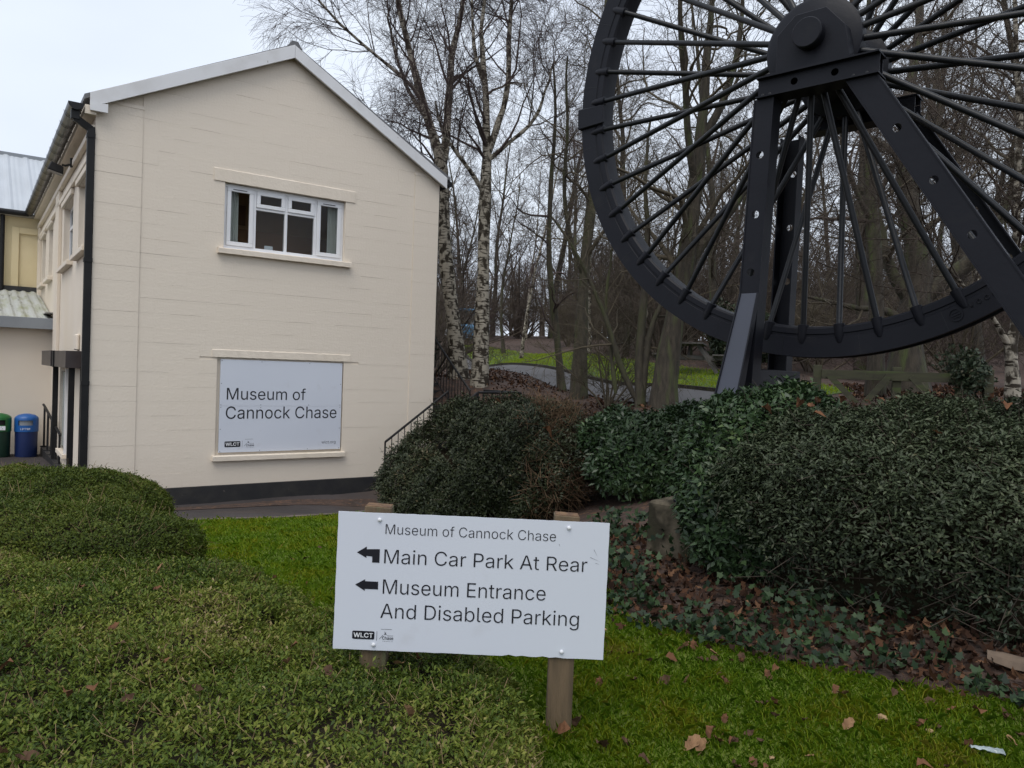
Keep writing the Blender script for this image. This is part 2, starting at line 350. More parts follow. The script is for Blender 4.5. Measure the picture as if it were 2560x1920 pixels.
def H(x, y):
    x, y = np.asarray(x, float), np.asarray(y, float); s = x.shape; x, y = x.ravel(), y.ravel()
    r = np.zeros(len(x))
    for i in range(0, len(x), 20000):
        xx, yy = x[i:i+20000], y[i:i+20000]
        r[i:i+20000] = _tps((xx[:, None]-CP[:, 0])**2 + (yy[:, None]-CP[:, 1])**2) @ _W[:_n] + _W[_n] + _W[_n+1]*xx + _W[_n+2]*yy
    return r.reshape(s) if s else float(r[0])

def grid_axis(lo, hi, fine_lo, fine_hi, step, grow=1.35):
    a = list(np.arange(fine_lo, fine_hi + 1e-6, step)); s = step
    while a[-1] < hi: s *= grow; a.append(min(hi, a[-1] + s))
    s = step
    while a[0] > lo: s *= grow; a.insert(0, max(lo, a[0] - s))
    return np.array(a)
gx = grid_axis(-420, 420, -14, 14, .35); gyy = grid_axis(-220, 620, -1, 42, .35)
XX, YY = np.meshgrid(gx, gyy); ZZ = H(XX, YY)
V = np.c_[XX.ravel(), YY.ravel(), ZZ.ravel()]
nx, ny = len(gx), len(gyy); idx = np.arange(nx*ny).reshape(ny, nx)
F = np.c_[idx[:-1, :-1].ravel(), idx[:-1, 1:].ravel(), idx[1:, 1:].ravel(), idx[1:, :-1].ravel()]
ground = link('ground', np_mesh('ground', V, F, M['mulch'], smooth=True)); tag(ground, kind='structure')

def in_poly(px, py, poly):
    px, py = np.asarray(px), np.asarray(py); c = np.zeros(px.shape, bool); j = len(poly)-1
    for i in range(len(poly)):
        xi, yi = poly[i]; xj, yj = poly[j]
        if yi != yj:
            c ^= ((yi > py) != (yj > py)) & (px < (xj-xi)*(py-yi)/(yj-yi)+xi)
        j = i
    return c

def patch(name, poly, off, step, material, wob=0.0, seed=1):
    rg = random.Random(seed); b = []
    for i in range(len(poly)):
        a, c = Vector(poly[i]), Vector(poly[(i+1) % len(poly)]); n = max(1, int((c-a).length/step))
        for k in range(n):
            p = a.lerp(c, k/n); b.append(Vector((p.x + rg.uniform(-wob, wob), p.y + rg.uniform(-wob, wob))))
    bl = [(p.x, p.y) for p in b]
    xs, ys = [p[0] for p in bl], [p[1] for p in bl]
    X, Y = np.meshgrid(np.arange(min(xs), max(xs), step), np.arange(min(ys), max(ys), step))
    ins = in_poly(X, Y, bl); pts = b + [Vector((x, y)) for x, y in zip(X[ins], Y[ins])]
    r = delaunay_2d_cdt(pts, [(i, (i+1) % len(b)) for i in range(len(b))], [], 1, 1e-5)
    P = np.array([(p.x, p.y) for p in r[0]]); fs = np.array([f for f in r[2] if len(f) == 3])
    Z = H(P[:, 0], P[:, 1]) + off
    o = link(name, np_mesh(name, np.c_[P, Z], fs, material, smooth=True)); tag(o, kind='structure')
    return o

HEDGE_C = [(-1.9,5.3),(-1.0,4.45),(.02,3.5),(.2,2.9),(.22,.9),(-7,.9),(-7,5.3)]
LAWN = [(-.2,.3),(7,.3),(7,1.2),(2.62,3.81),(1.62,4.33),(.85,4.95),(.7,6),(.95,7.4),(.5,8.4),(-.9,8.8),(-1.2,10),(-1.34,11.16),(-3.87,9.48),(-6,8.06),(-7,6.5),(-7,.3)]
patch('lawn', LAWN, .012, .3, M['lawnsoil'], .02)
patch('path', [(-22,1),(-8.5,6.4),(-6,8.06),(-3.87,9.48),(-1.34,11.16),(-.3,11.85),(.1,12.9),(-1.3,15.2),(-10,22),(-22,22)], .020, .4, M['tarmac'])
ROAD_NEAR = [(-3.3,40),(-2.4,35),(-1.76,30),(-.6,24.5),(.3,20.8),(1.03,18),(2.0,15.2),(2.83,13.5),(3.7,12.2),(4.6,11.4)]
ROAD_FAR = [(-3.6,44),(-2.6,37.5),(-1.96,33),(-.6,27.6),(.4,24.2),(1.21,21.5),(2.3,18.3),(3.34,16),(4.4,14.2),(5.4,13.2)]
patch('road', ROAD_NEAR + ROAD_FAR[::-1], .020, .5, M['road'])
patch('verge', ROAD_FAR + [(6.2,13.8),(6.4,15),(6.0,17.5),(5.2,19.8),(4.2,21.5),(1.7,29),(-.2,35),(-2.3,43)], .012, .5, M['verge'], .05)
patch('soil_strip', [(-6.1,10.95),(-1.35,14.35),(-1.15,14.05),(-5.9,10.65)], .030, .2, M['mulch'], .015)
# low edging along the far side of the road
def strip(name, line, w0, w1, h0, h1, material):
    mb = MB()
    for i in range(len(line)-1):
        a, c = Vector(line[i]), Vector(line[i+1]); n = 3
        for k in range(n):
            p, q = a.lerp(c, k/n), a.lerp(c, (k+1)/n); s = Vector((-(c-a).y, (c-a).x)).normalized()
            g = lambda v, o, hh: (v.x+s.x*o, v.y+s.y*o, H(v.x, v.y)+hh)
            mb.hexa([g(p,w0,h0), g(q,w0,h0), g(q,w1,h0), g(p,w1,h0), g(p,w0,h1), g(q,w0,h1), g(q,w1,h1), g(p,w1,h1)])
    o = mb.build(name, material); tag(o, kind='structure'); return o
strip('road_kerb', ROAD_FAR, -.02, .1, -.05, .09, M['bark_dark'])
strip('lawn_kerb', [(-8.5,6.4),(-6,8.06),(-3.87,9.48),(-1.34,11.16),(-.3,11.85)], -.02, .06, -.06, .035, M['kerb'])
# ------------------------------------------------------------------ museum building: local x along the gable, y into the building, z world height
B0 = (-6.205, 11.2, 0.0); BRZ = R(90 - 54.54)
bld = empty('museum_building', B0, BRZ)
tag(bld, 'cream painted two storey museum building with white gable bargeboards and dark drainpipes', 'building')
rb = random.Random(5)
RIDGE_T, RIDGE_Z, LEFT_Z, RIGHT_Z = 2.877, 6.70, 5.21, 5.06   # underside of bargeboard
def top_z(t):
    return LEFT_Z + (RIDGE_Z-LEFT_Z)*(t+.085)/(RIDGE_T+.085) if t < RIDGE_T else RIGHT_Z + (RIDGE_Z-RIGHT_Z)*(5.85-t)/(5.85-RIDGE_T)
OPEN = [(1.85,3.904,3.44,4.495), (1.80,3.955,.10,1.685)]
ZB, CH, BL = -.38, .225, .45
core = MB()
def slab(t0, t1, z0, z1, s0, s1): core.box(t0, t1, s0, s1, z0, z1)
# wall core behind the blockwork, with real openings
def core_poly(): 
    outl = [(0,ZB),(5.77,ZB),(5.77,top_z(5.77)+.1),(RIDGE_T,RIDGE_Z+.12),(0,top_z(0)+.1)]
    hs = [[(a,c),(b,c),(b,d),(a,d)] for a,b,c,d in OPEN]
    core.plate(outl, hs, .011, .24, lambda u, v, d: (u, d, v))
core_poly()
wall = core.build('gable_wall', M['cream'], bld)
# blocks, one object each
def clip(poly, a, b, c):      # keep a*x+b*y<=c
    o = []
    for i in range(len(poly)):
        p, q = poly[i], poly[(i+1) % len(poly)]; dp, dq = a*p[0]+b*p[1]-c, a*q[0]+b*q[1]-c
        if dp <= 0: o.append(p)
        if (dp < 0 < dq) or (dq < 0 < dp):
            k = dp/(dp-dq); o.append((p[0]+(q[0]-p[0])*k, p[1]+(q[1]-p[1])*k))
    return o
cache = {}
def add_block(poly, front, back=.014):
    if len(poly) < 3: return
    x0 = min(p[0] for p in poly); z0 = min(p[1] for p in poly)
    if max(p[0] for p in poly)-x0 < .04 or max(p[1] for p in poly)-z0 < .03: return
    key = tuple((round(p[0]-x0, 4), round(p[1]-z0, 4)) for p in poly) + (round(back-front, 4),)
    if key not in cache:
        n = len(poly); vs = [(p[0], 0, p[1]) for p in key[:-1]] + [(p[0], key[-1], p[1]) for p in key[:-1]]
        fs = [tuple(range(n)), tuple(range(2*n-1, n-1, -1))] + [(i, n+i, n+(i+1) % n, (i+1) % n) for i in range(n)]
        me = bpy.data.meshes.new('block'); me.from_pydata(vs, [], fs); me.update(); me.materials.append(M['cream']); cache[key] = me
    link('block', cache[key], wall, (x0, front, z0))
cuts = [(OPEN[0][0],OPEN[0][1],OPEN[0][2],OPEN[0][3]), (OPEN[1][0],OPEN[1][1],OPEN[1][2],OPEN[1][3])]
def spans(t0, t1, z0, z1):
    """free t spans of a course between the openings"""
    s = [(t0, t1)]
    for a, b, c, d in cuts:
        if z1 > c+.06 and z0 < d-.06:
            n = []
            for p, q in s:
                if a > p: n.append((p, min(a, q)))
                if b < q: n.append((max(b, p), q))
            s = [x for x in n if x[1]-x[0] > .05]
    return s
row = 0; z = ZB
gaps = [.0005, .0005, .0005, .0005, .0005, .0010, .0020, .0030]
sl = (RIDGE_Z-LEFT_Z)/(RIDGE_T+.085); sr = (RIDGE_Z-RIGHT_Z)/(5.85-RIDGE_T)
while z < RIDGE_Z:
    z1 = z + CH
    off = 0 if row % 2 else -BL/2
    for (a, b) in spans(.6303, 5.2497, z, z1):
        k = math.floor((a-.6303-off)/BL); t = a
        while t < b - 1e-4:
            e = min(b, .6303 + off + (k+1)*BL)
            if b - e < .12: e = b
            if e - t < .1: e = min(b, e + BL); k += 1
            g = rb.choice(gaps); g2 = .0003
            poly = [(t, z), (e-g2, z), (e-g2, z1-g), (t, z1-g)]
            poly = clip(poly, -sl, 1, LEFT_Z+.085*sl+.06); poly = clip(poly, sr, 1, RIGHT_Z+5.85*sr+.06)
            for (c0, c1, d0, d1) in cuts:        # trim a block that only just enters an opening
                if t < c1-.01 and e > c0+.01:
                    if z < d1 <= z1 - .001 and d1 - z < .07: poly = clip(poly, 0, -1, -d1)
                    if z < d0 < z1 and z1 - d0 < .07: poly = clip(poly, 0, 1, d0)
            add_block(poly, -rb.choice([0, .0006, .0012, .002]))
            t = e; k += 1
    for (a, b, zt) in ((0, .63, 5.36), (5.25, 5.77, 5.20)):
        if z < zt:
            g = rb.choice(gaps[2:]); poly = [(a, z), (b, z), (b, min(z1-g, zt)), (a, min(z1-g, zt))]
            add_block(poly, -.014 - rb.choice([0, .001, .002]))
    z = z1; row += 1
# pier caps, base band, plinth
for (a, b, c) in ((-.004, .64, 5.36), (5.24, 5.774, 5.20)):
    MB().hexa([(a,-.022,c),(b,-.022,c),(b,.02,c),(a,.02,c),(a,-.012,c+.05),(b,-.012,c+.05),(b,.02,c+.05),(a,.02,c+.05)]).build('pier_cap', M['cream'], bld)
MB().box(-.02, 5.79, -.015, .2, -.75, ZB-.006).build('plinth', M['plinth'], bld, bevel=.004)
rg2 = random.Random(3)
def rough_bar(name, t0, t1, z0, z1, s0, s1, material, n=40, amp=.004, parent=None):
    """a cast lintel or sill: its edges wander a little"""
    mb = MB(); vs = []
    for i in range(n+1):
        t = t0+(t1-t0)*i/n; j = lambda: rg2.uniform(-amp, amp)
        vs += [(t, s0+j()*.5, z0+j()*.6), (t, s1, z0), (t, s1, z1), (t, s0+.012+j(), z1+j()), (t, s0+j()*.4, z1-.012+j()*.5)]
    fs = [(4,3,2,1,0), tuple(n*5+k for k in range(5))]
    for i in range(n):
        for k in range(5): fs.append((i*5+k, i*5+(k+1)%5, (i+1)*5+(k+1)%5, (i+1)*5+k))
    mb.add(vs, fs); return mb.build(name, material, parent or bld)
rough_bar('lintel', 1.675, 4.075, 4.497, 4.70, -.016, .2, M['cream'])
rough_bar('lintel', 1.72, 4.075, 1.687, 1.812, -.012, .2, M['cream'], amp=.006)
rough_bar('window_sill', 1.755, 4.01, 3.345, 3.435, -.085, .2, M['cream'])
rough_bar('window_sill', 1.755, 4.00, .015, .098, -.075, .2, M['cream'])
MB().box(1.80, 3.955, .05, .07, .10, 1.686).build('blocked_opening', M['cream'], bld)
# --- the upper gable window
win = empty('window', (1.852, .075, 3.452), 0, bld)
WW, WH = 2.05, 1.038
def frame_rect(mb, x0, x1, z0, z1, w, y0, y1):
    mb.box(x0, x1, y0, y1, z0, z0+w); mb.box(x0, x1, y0, y1, z1-w, z1); mb.box(x0, x0+w, y0, y1, z0+w, z1-w); mb.box(x1-w, x1, y0, y1, z0+w, z1-w)
fr = MB(); frame_rect(fr, 0, WW, 0, WH, .05, 0, .07)
cx = [0, .50, 1.025, 1.535, WW]
for x in cx[1:-1]: fr.box(x-.024, x+.024, .001, .069, .05, WH-.05)
fr.box(cx[1]+.024, cx[3]-.024, .002, .068, .70-.02, .70+.02)
fr.build('frame', M['upvc'], win, bevel=.004)
def sash(x0, x1, z0, z1, w, y, proud=True):
    s = MB(); frame_rect(s, x0, x1, z0, z1, w, y, y+.05); so = s.build('sash', M['upvc'], win, bevel=.005)
    MB().box(x0+w-.002, x1-w+.002, y+.022, y+.028, z0+w-.002, z1-w+.002).build('pane', M['glass'], so)
    return so
for a, b in ((.052, .474), (1.561, WW-.052)):
    so = sash(a, b, .05, WH-.05, .065, -.018); MB().box((a+b)/2-.12, (a+b)/2+.1, -.026, -.019, WH-.088, WH-.078).build('trickle_vent', M['letter_grey'], so)
for a, b in ((.526, 1.0), (1.05, 1.510)): sash(a, b, .722, WH-.05, .062, -.018)
for a, b in ((.524, 1.001), (1.049, 1.511)): MB().box(a, b, .03, .036, .05, .68).build('pane', M['glass'], win)
MB().box(-.02, WW+.02, -.03, .02, -.03, .0).build('subsill', M['upvc'], win, bevel=.004)
# room behind it
rm = MB(); rm.box(1.2, 4.9, 1.5, 1.55, 2.9, 4.75); rm.box(1.2, 1.25, .26, 1.5, 2.9, 4.75); rm.box(4.85, 4.9, .26, 1.5, 2.9, 4.75); rm.box(1.25, 4.85, .26, 1.5, 2.85, 2.9)
rm.box(1.25, 4.85, .26, 1.5, 4.75, 4.8)
rm.build('room_wall', M['room'], bld)
MB().box(2.1, 4.6, 1.2, 1.49, 2.92, 3.98).build('cupboard', M['room_dark'], bld)
MB().box(2.3, 2.6, 1.46, 1.499, 4.1, 4.45).build('picture_frame', M['room_dark'], bld)
def curtain(x0, x1, label):
    mb = MB(); n = 30; vs = []
    for i in range(n+1):
        x = x0+(x1-x0)*i/n; y = .215+.018*math.sin(i*1.7)
        vs += [(x, y, 3.3), (x, y, 4.42), (x, y+.004, 3.3), (x, y+.004, 4.42)]
    fs = []
    for i in range(n): a = i*4; fs += [(a, a+4, a+5, a+1), (a+2, a+3, a+7, a+6)]
    mb.add(vs, fs); o = mb.build('curtain', M['curtain'], None, smooth=True)
    o.matrix_world = Matrix.Translation(B0) @ Matrix.Rotation(BRZ, 4, 'Z')
    return tag(o, label, 'curtain')
curtain(1.86, 2.13, 'pale fabric blind drawn to the drainpipe end of the upper gable window')
curtain(3.66, 3.90, 'pale fabric blind drawn to the tree end of the upper gable window')
cdm = MB().box(0, .14, 0, .004, 0, .075).build('notice_card', M['whiteprint'], None)
cdm.matrix_world = Matrix.Translation(B0) @ Matrix.Rotation(BRZ, 4, 'Z') @ Matrix.Translation((2.55, .16, 3.503))
tag(cdm, 'small white card standing inside the upper gable window', 'card')

# --- roof
ROOF_E = 10.9
def roof_side(x0, z0, x1, z1, name):
    mb = MB(); th = .07
    mb.hexa([(x0,-.10,z0),(x1,-.10,z1),(x1,ROOF_E,z1),(x0,ROOF_E,z0),(x0,-.10,z0+th),(x1,-.10,z1+th),(x1,ROOF_E,z1+th),(x0,ROOF_E,z0+th)])
    return mb.build(name, M['roofdark'], bld)
roof_side(-.16, 5.325, RIDGE_T, 6.868, 'roof_slope'); roof_side(RIDGE_T, 6.868, 5.95, 5.185, 'roof_slope')
MB().hexa([(RIDGE_T-.12,-.13,6.87),(RIDGE_T+.12,-.13,6.87),(RIDGE_T+.12,ROOF_E,6.87),(RIDGE_T-.12,ROOF_E,6.87),(RIDGE_T-.05,-.13,6.975),(RIDGE_T+.05,-.13,6.975),(RIDGE_T+.05,ROOF_E,6.975),(RIDGE_T-.05,ROOF_E,6.975)]).build('ridge_cap', M['roofdark'], bld)
def barge(x0, z0, x1, z1, h, name, ret=None):
    mb = MB(); y0, y1 = -.145, -.112
    mb.hexa([(x0,y0,z0),(x1,y0,z1),(x1,y1,z1),(x0,y1,z0),(x0,y0,z0+h),(x1,y0,z1+h),(x1,y1,z1+h),(x0,y1,z0+h)])
    return mb.build(name, M['barge'], bld, bevel=.003)
barge(-.09, 5.208, RIDGE_T-.002, 6.695, .215, 'bargeboard'); barge(RIDGE_T+.002, 6.695, 5.86, 5.02, .205, 'bargeboard')
MB().hexa([(-.088,-.150,5.17),(.14,-.150,5.17),(.14,-.108,5.17),(-.088,-.108,5.17),(-.088,-.150,5.25),(.14,-.150,5.30),(.14,-.108,5.30),(-.088,-.108,5.25)]).build('bargeboard_return', M['barge'], bld)
for (x0, z0, x1, z1) in ((-.06, 5.24, RIDGE_T, 6.73), (RIDGE_T, 6.73, 5.84, 5.06)):
    MB().hexa([(x0,-.112,z0),(x1,-.112,z1),(x1,-.004,z1),(x0,-.004,z0),(x0,-.112,z0+.015),(x1,-.112,z1+.015),(x1,-.004,z1+.015),(x0,-.004,z0+.015)]).build('soffit', M['soffit'], bld)

# --- side wall (faces the forecourt), with openings
SW = [(.55,1.9,3.3,4.45),(2.75,4.35,3.3,4.45),(6.7,7.7,3.35,4.5),(8.6,9.6,3.35,4.5)]
sw = MB(); outl = [(0,-.7),(10.6,-.7),(10.6,5.25),(0,5.25)]
sw.plate(outl, [[(a,c),(b,c),(b,d),(a,d)] for a,b,c,d in SW], 0.002, .22, lambda u, v, d: (d, u, v))
side = sw.build('side_wall', M['cream_side'], bld)
MB().box(5.55, 5.768, .24, 10.6, -.7, 5.1).build('back_wall', M['cream_side'], bld)
for a, b in ((.0, .42), (4.75, 5.45), (10.0, 10.59)):
    MB().box(-.06, .001, a+.003, b, -.4 if a else 5.0, 4.86).build('pilaster', M['cream_side'], bld, bevel=.006)
MB().box(-.075, .0, .05, 10.59, 4.862, 4.96).build('band_course', M['cream_side'], bld, bevel=.008)
MB().box(-.06, .0, .05, 10.59, 4.56, 4.66).build('band_course', M['cream_side'], bld, bevel=.008)
MB().box(-.15, .0, -.1, 10.59, 5.12, 5.25).build('eaves_box', M['cream_side'], bld, bevel=.005)
for a, b, c, d in SW:
    wn = empty('window', (0, a, c), 0, bld)
    f2 = MB(); wl, hl = b-a, d-c
    for (y0, y1, z0, z1) in ((0,wl,0,.06),(0,wl,hl-.06,hl),(0,.06,.06,hl-.06),(wl-.06,wl,.06,hl-.06),(wl/2-.03,wl/2+.03,.06,hl-.06)): f2.box(.10,.16,y0,y1,z0,z1)
    f2.box(.101,.159,.06,wl/2-.03,hl*.66-.03,hl*.66+.03); f2.box(.101,.159,wl/2+.03,wl-.06,hl*.66-.03,hl*.66+.03)
    f2.build('frame', M['upvc'], wn); MB().box(.125,.135,.05,wl-.05,.05,hl-.05).build('pane', M['glass'], wn)
    MB().box(.3,.32,-.1,wl+.1,-.1,hl+.1).build('blind', M['curtain'], wn)
    MB().box(-.10,.1,-.12,wl+.12,-.085,-.002).build('sill', M['cream_side'], wn, bevel=.008)
    MB().box(-.05,.0,-.1,wl+.1,hl+.003,hl+.1).build('lintel', M['cream_side'], wn, bevel=.006)
# gutter: half round with union rings
gut = empty('gutter', (-.262, 0, 5.245), 0, bld)
g = MB(); n = 12; rad = .098
def half(y, r, closed=False): return [(r*math.cos(math.pi + math.pi*i/n), y, r*math.sin(math.pi + math.pi*i/n)) for i in range(n+1)]
vs = half(-.12, rad) + half(10.45, rad) + half(-.12, rad-.006) + half(10.45, rad-.006); k = n+1
fs = [(i, i+1, k+i+1, k+i) for i in range(n)] + [(2*k+i+1, 2*k+i, 3*k+i, 3*k+i+1) for i in range(n)]
fs += [tuple(range(k)) + tuple(range(3*k-1, 2*k-1, -1)), tuple(range(2*k-1, k-1, -1)) + tuple(range(3*k, 4*k)), (0, k, 3*k, 2*k), (n, 2*k+n, 3*k+n, k+n)]
g.add(vs, fs).build('gutter_trough', M['gutter'], gut, smooth=True)
MB().add(half(-.121, rad+.004) , [tuple(range(k))]).build('stop_end', M['blackpipe'], gut)
for i in range(17):
    y = .35 + i*.62; q = MB(); vs = half(y, rad+.013) + half(y+.045, rad+.013); q.add(vs, [(j, j+1, k+j+1, k+j) for j in range(n)])
    q.box(rad-.002, rad+.05, y, y+.03, -.02, .0); q.build('gutter_bracket', M['blackpipe'], gut)
# downpipe with swan neck at the corner
dp = MB()
def sq(p, q, w=.098): dp.bar(p, q, w, w, side=(1, 0, 0))
sq((-.262, -.02, 5.16), (-.262, -.02, 5.02), .11); sq((-.262, -.02, 5.05), (-.055, -.0, 4.93)); sq((-.055, -.0, 4.96), (-.055, -.0, -.58))
dpo = dp.build('downpipe', M['blackpipe'], bld, bevel=.006)
for zz in (4.8, 3.0, 1.2, -.2): MB().box(-.112, -.0, -.057, .06, zz, zz+.06).build('pipe_clip', M['blackpipe'], dpo)
MB().tube([(5.93, -.13, 5.12), (5.93, 10.5, 5.12)], .058, 10).build('gutter', M['blackpipe'], bld, smooth=True)
MB().tube([(5.82, .12, 5.05), (5.82, .12, -.5)], .035, 8).build('downpipe', M['blackpipe'], bld, smooth=True)
# entrance canopy with posts, door and window strip
cn = empty('entrance_canopy', (0, 0, 0), 0, bld)
MB().box(-.27, -.003, .42, 2.25, 1.44, 1.70).build('canopy_box', M['canopy'], cn, bevel=.004)
MB().box(-.31, -.003, 2.45, 4.4, 1.44, 1.71).build('canopy_box', M['canopy'], cn, bevel=.004)
MB().box(-.29, -.003, 2.25, 2.45, 1.43, 1.70).build('joint_strip', M['black_iron'], cn)
MB().box(-.21, -.13, .55, .63, -.55, 1.44).build('post', M['black_iron'], cn)
MB().box(-.13, -.04, 4.2, 4.3, -.55, 1.44).build('post', M['black_iron'], cn)
dr = empty('door', (-.012, .2, -.5), 0, bld)
MB().box(-.02, .01, 0, .3, .55, 1.9).build('door_glass', M['glass'], dr); MB().box(-.014, .012, .02, .28, .55, 1.88).build('door_inner', M['room_dark'], dr)
MB().box(-.05, .0, .3, .36, .0, 1.93).build('door_frame', M['black_iron'], dr)
MB().box(-.055, .0, 1.25, 1.65, 1.72, 1.98).build('vent_hood', M['cream_side'], bld, bevel=.02)
w3 = empty('window', (-.006, 2.7, -.05), 0, bld)
MB().box(-.03, .0, 0, 1.0, 0, 1.4).build('pane', M['glass'], w3); MB().box(-.002, .004, .02, .98, .02, 1.38).build('blind', M['curtain'], w3)
MB().box(-.06, .0, -.07, -.001, -.05, 1.45).build('frame', M['upvc'], w3); MB().box(-.09, .0, -.1, 1.1, -.12, -.05).build('sill', M['cream_side'], w3)

# --- lean-to porch
MB().box(-4.6, -.004, 5.9, 6.1, -.7, 2.27).build('porch_wall', M['cream'], bld)
pr = MB(); vs = []; nr = 92
for i in range(nr+1):
    x = -4.6 + 4.58*i/nr; zz = .028 if (i % 4) in (1, 2) else 0
    vs += [(x, 5.66, 2.33+zz), (x, 10.45, 3.24+zz)]
pr.add(vs, [(2*i, 2*i+2, 2*i+3, 2*i+1) for i in range(nr)])
pro = pr.build('porch_roof', M['tin_moss'], bld)
MB().box(-.17, -.006, 5.7, 10.4, 2.50, 2.52).build('flashing', M['soffit'], pro, loc=(0, 0, -.0)).rotation_euler = (0, 0, 0)
MB().box(-4.62, .015, 5.60, 5.655, 2.16, 2.385).build('porch_fascia', M['fascia'], bld, bevel=.004)
MB().box(-4.6, .0, 5.66, 5.9, 2.272, 2.30).build('porch_soffit', M['roofdark'], bld)
MB().box(-4.6, -.01, 10.38, 10.46, 3.2, 3.36).build('lead_flashing', M['plinth'], bld)
# --- rear wing with pale metal roof
MB().box(-7, -.004, 10.48, 10.7, -.6, 5.12).build('wing_wall', M['yellow_cream'], bld)
for a, b in ((-.62, -.003), (-2.4, -1.7)):
    q = MB(); q.box(a, a+.16, 10.42, 10.479, 3.24, 4.86); q.box(a+.16, b, 10.42, 10.479, 4.70, 4.86); q.build('wall_panel', M['yellow_cream'], bld, bevel=.006)
wr = MB(); vs = []; nr = 160
for i in range(nr+1):
    x = -7 + 9.6*i/nr; ph = i % 8; zz = .035 if ph in (1, 2) else (.012 if ph in (4, 6) else 0)
    vs += [(x, 10.28, 5.20+zz), (x, 14.2, 7.45+zz)]
wr.add(vs, [(2*i, 2*i+2, 2*i+3, 2*i+1) for i in range(nr)]).build('wing_roof', M['tin'], bld)
MB().box(-7, 2.6, 14.15, 14.3, 7.42, 7.53).build('wing_ridge', M['fascia'], bld)
MB().box(-7, -.006, 10.26, 10.70, 5.122, 5.19).build('wing_soffit', M['soffit'], bld)
MB().tube([(-7, 10.23, 5.19), (-.28, 10.23, 5.19)], .07, 10).build('gutter', M['blackpipe'], bld, smooth=True)
MB().tube([(-.82, 10.36, 5.18), (-.82, 10.36, 3.12)], .055, 10).build('downpipe', M['blackpipe'], bld, smooth=True)
# floodlight on the eaves band
fl = empty('floodlight', (0, 0, 0)); fl.matrix_world = Matrix.Translation(B0) @ Matrix.Rotation(BRZ, 4, 'Z') @ Matrix.Translation((-.08, 2.35, 4.90))
tag(fl, 'black floodlight angled down from the band under the long gutter', 'floodlight')
MB().box(-.02, .02, -.03, .03, -.06, .09).build('bracket', M['black_iron'], fl)
MB().tube([(-.02, 0, -.02), (-.09, 0, -.05), (-.14, 0, -.04)], .018, 8).build('arm', M['black_iron'], fl)
h = MB(); h.hexa([(-.36,-.10,-.16),(-.12,-.10,-.22),(-.12,.10,-.22),(-.36,.10,-.16),(-.30,-.07,-.02),(-.12,-.07,-.08),(-.12,.07,-.08),(-.30,.07,-.02)]); ho = h.build('lamp_head', M['black_iron'], fl, bevel=.015)
MB().hexa([(-.345,-.085,-.168),(-.135,-.085,-.222),(-.135,.085,-.222),(-.345,.085,-.168),(-.345,-.085,-.163),(-.135,-.085,-.216),(-.135,.085,-.216),(-.345,.085,-.163)]).build('lamp_glass', M['soffit'], ho)

# --- outside steps on the far side of the gable
stp = empty('outside_steps', B0, BRZ); tag(stp, 'dark concrete outside steps climbing the bank beside the gable end', 'steps')
nst = 6
for i in range(nst):
    MB().box(4.62+i*.24, 6.9, -1.35, -.32, -.75, -.6+(i+1)*.145).build('step', M['plinth'], stp)
MB().box(6.0, 6.9, -1.36, .0, -.75, .272).build('landing', M['plinth'], stp)
for i in range(7):
    MB().box(5.85, 6.72, .0+i*.24, 2.3, -.7, .27+(i+1)*.15).build('step', M['plinth'], stp)
rl = empty('step_railing', B0, BRZ); tag(rl, 'black iron handrail with upright bars beside the outside steps', 'railing')
def rail(a, b, hgt, name='handrail', nb=6, foot=True):
    a, b = Vector(a), Vector(b); MB().tube([a, b], .022, 8).build(name, M['black_iron'], rl, smooth=True)
    lo = Vector((0, 0, -hgt+.1)); MB().tube([a+lo, b+lo], .012, 6).build('bottom_rail', M['black_iron'], rl)
    for i in range(nb+1):
        p = a.lerp(b, i/nb); MB().tube([p, p+Vector((0, 0, -hgt if i in (0, nb) else -hgt+.1))], .016 if i in (0, nb) else .008, 6).build('baluster', M['black_iron'], rl)
rail((4.63,-.36,.28), (5.9,-.36,1.2), .9, nb=10); rail((4.63,-1.33,.28), (5.92,-1.33,1.21), .9, nb=10)
rail((5.94,-1.33,1.22), (6.88,-1.33,1.22), .95, nb=9); rail((6.62,.02,1.2), (6.62,1.75,2.45), .92, nb=15)
rail((6.88,-1.3,1.22), (6.88,-.1,1.22), .95, nb=9)
# ramp railing by the entrance
def wpt(p): return Vector(p)
rr = empty('ramp_railing', (0, 0, 0)); tag(rr, 'short black iron railing on a dark kerb beside the litter bins', 'railing')
A_, B_ = Vector((-8.42, 14.25, .16)), Vector((-9.55, 15.62, .58))
MB().tube([A_+Vector((.02, -.03, -.03)), A_, B_, B_+Vector((-.1, .12, .03))], .024, 8).build('handrail', M['black_iron'], rr, smooth=True)
for i in range(5):
    p = A_.lerp(B_, i/4); MB().tube([p, Vector((p.x, p.y, -.40+.04*i))], .02, 8).build('baluster', M['black_iron'], rr, smooth=True)
    MB().box(p.x-.05, p.x+.05, p.y-.05, p.y+.05, -.405+.04*i, -.388+.04*i).build('foot_plate', M['black_iron'], rr)
MB().hexa([(-8.33,14.02,-.6),(-8.13,14.18,-.6),(-9.4,15.75,-.6),(-9.62,15.62,-.6),(-8.33,14.02,-.41),(-8.13,14.18,-.41),(-9.4,15.75,-.24),(-9.62,15.62,-.24)]).build('kerb', M['plinth'], rr)

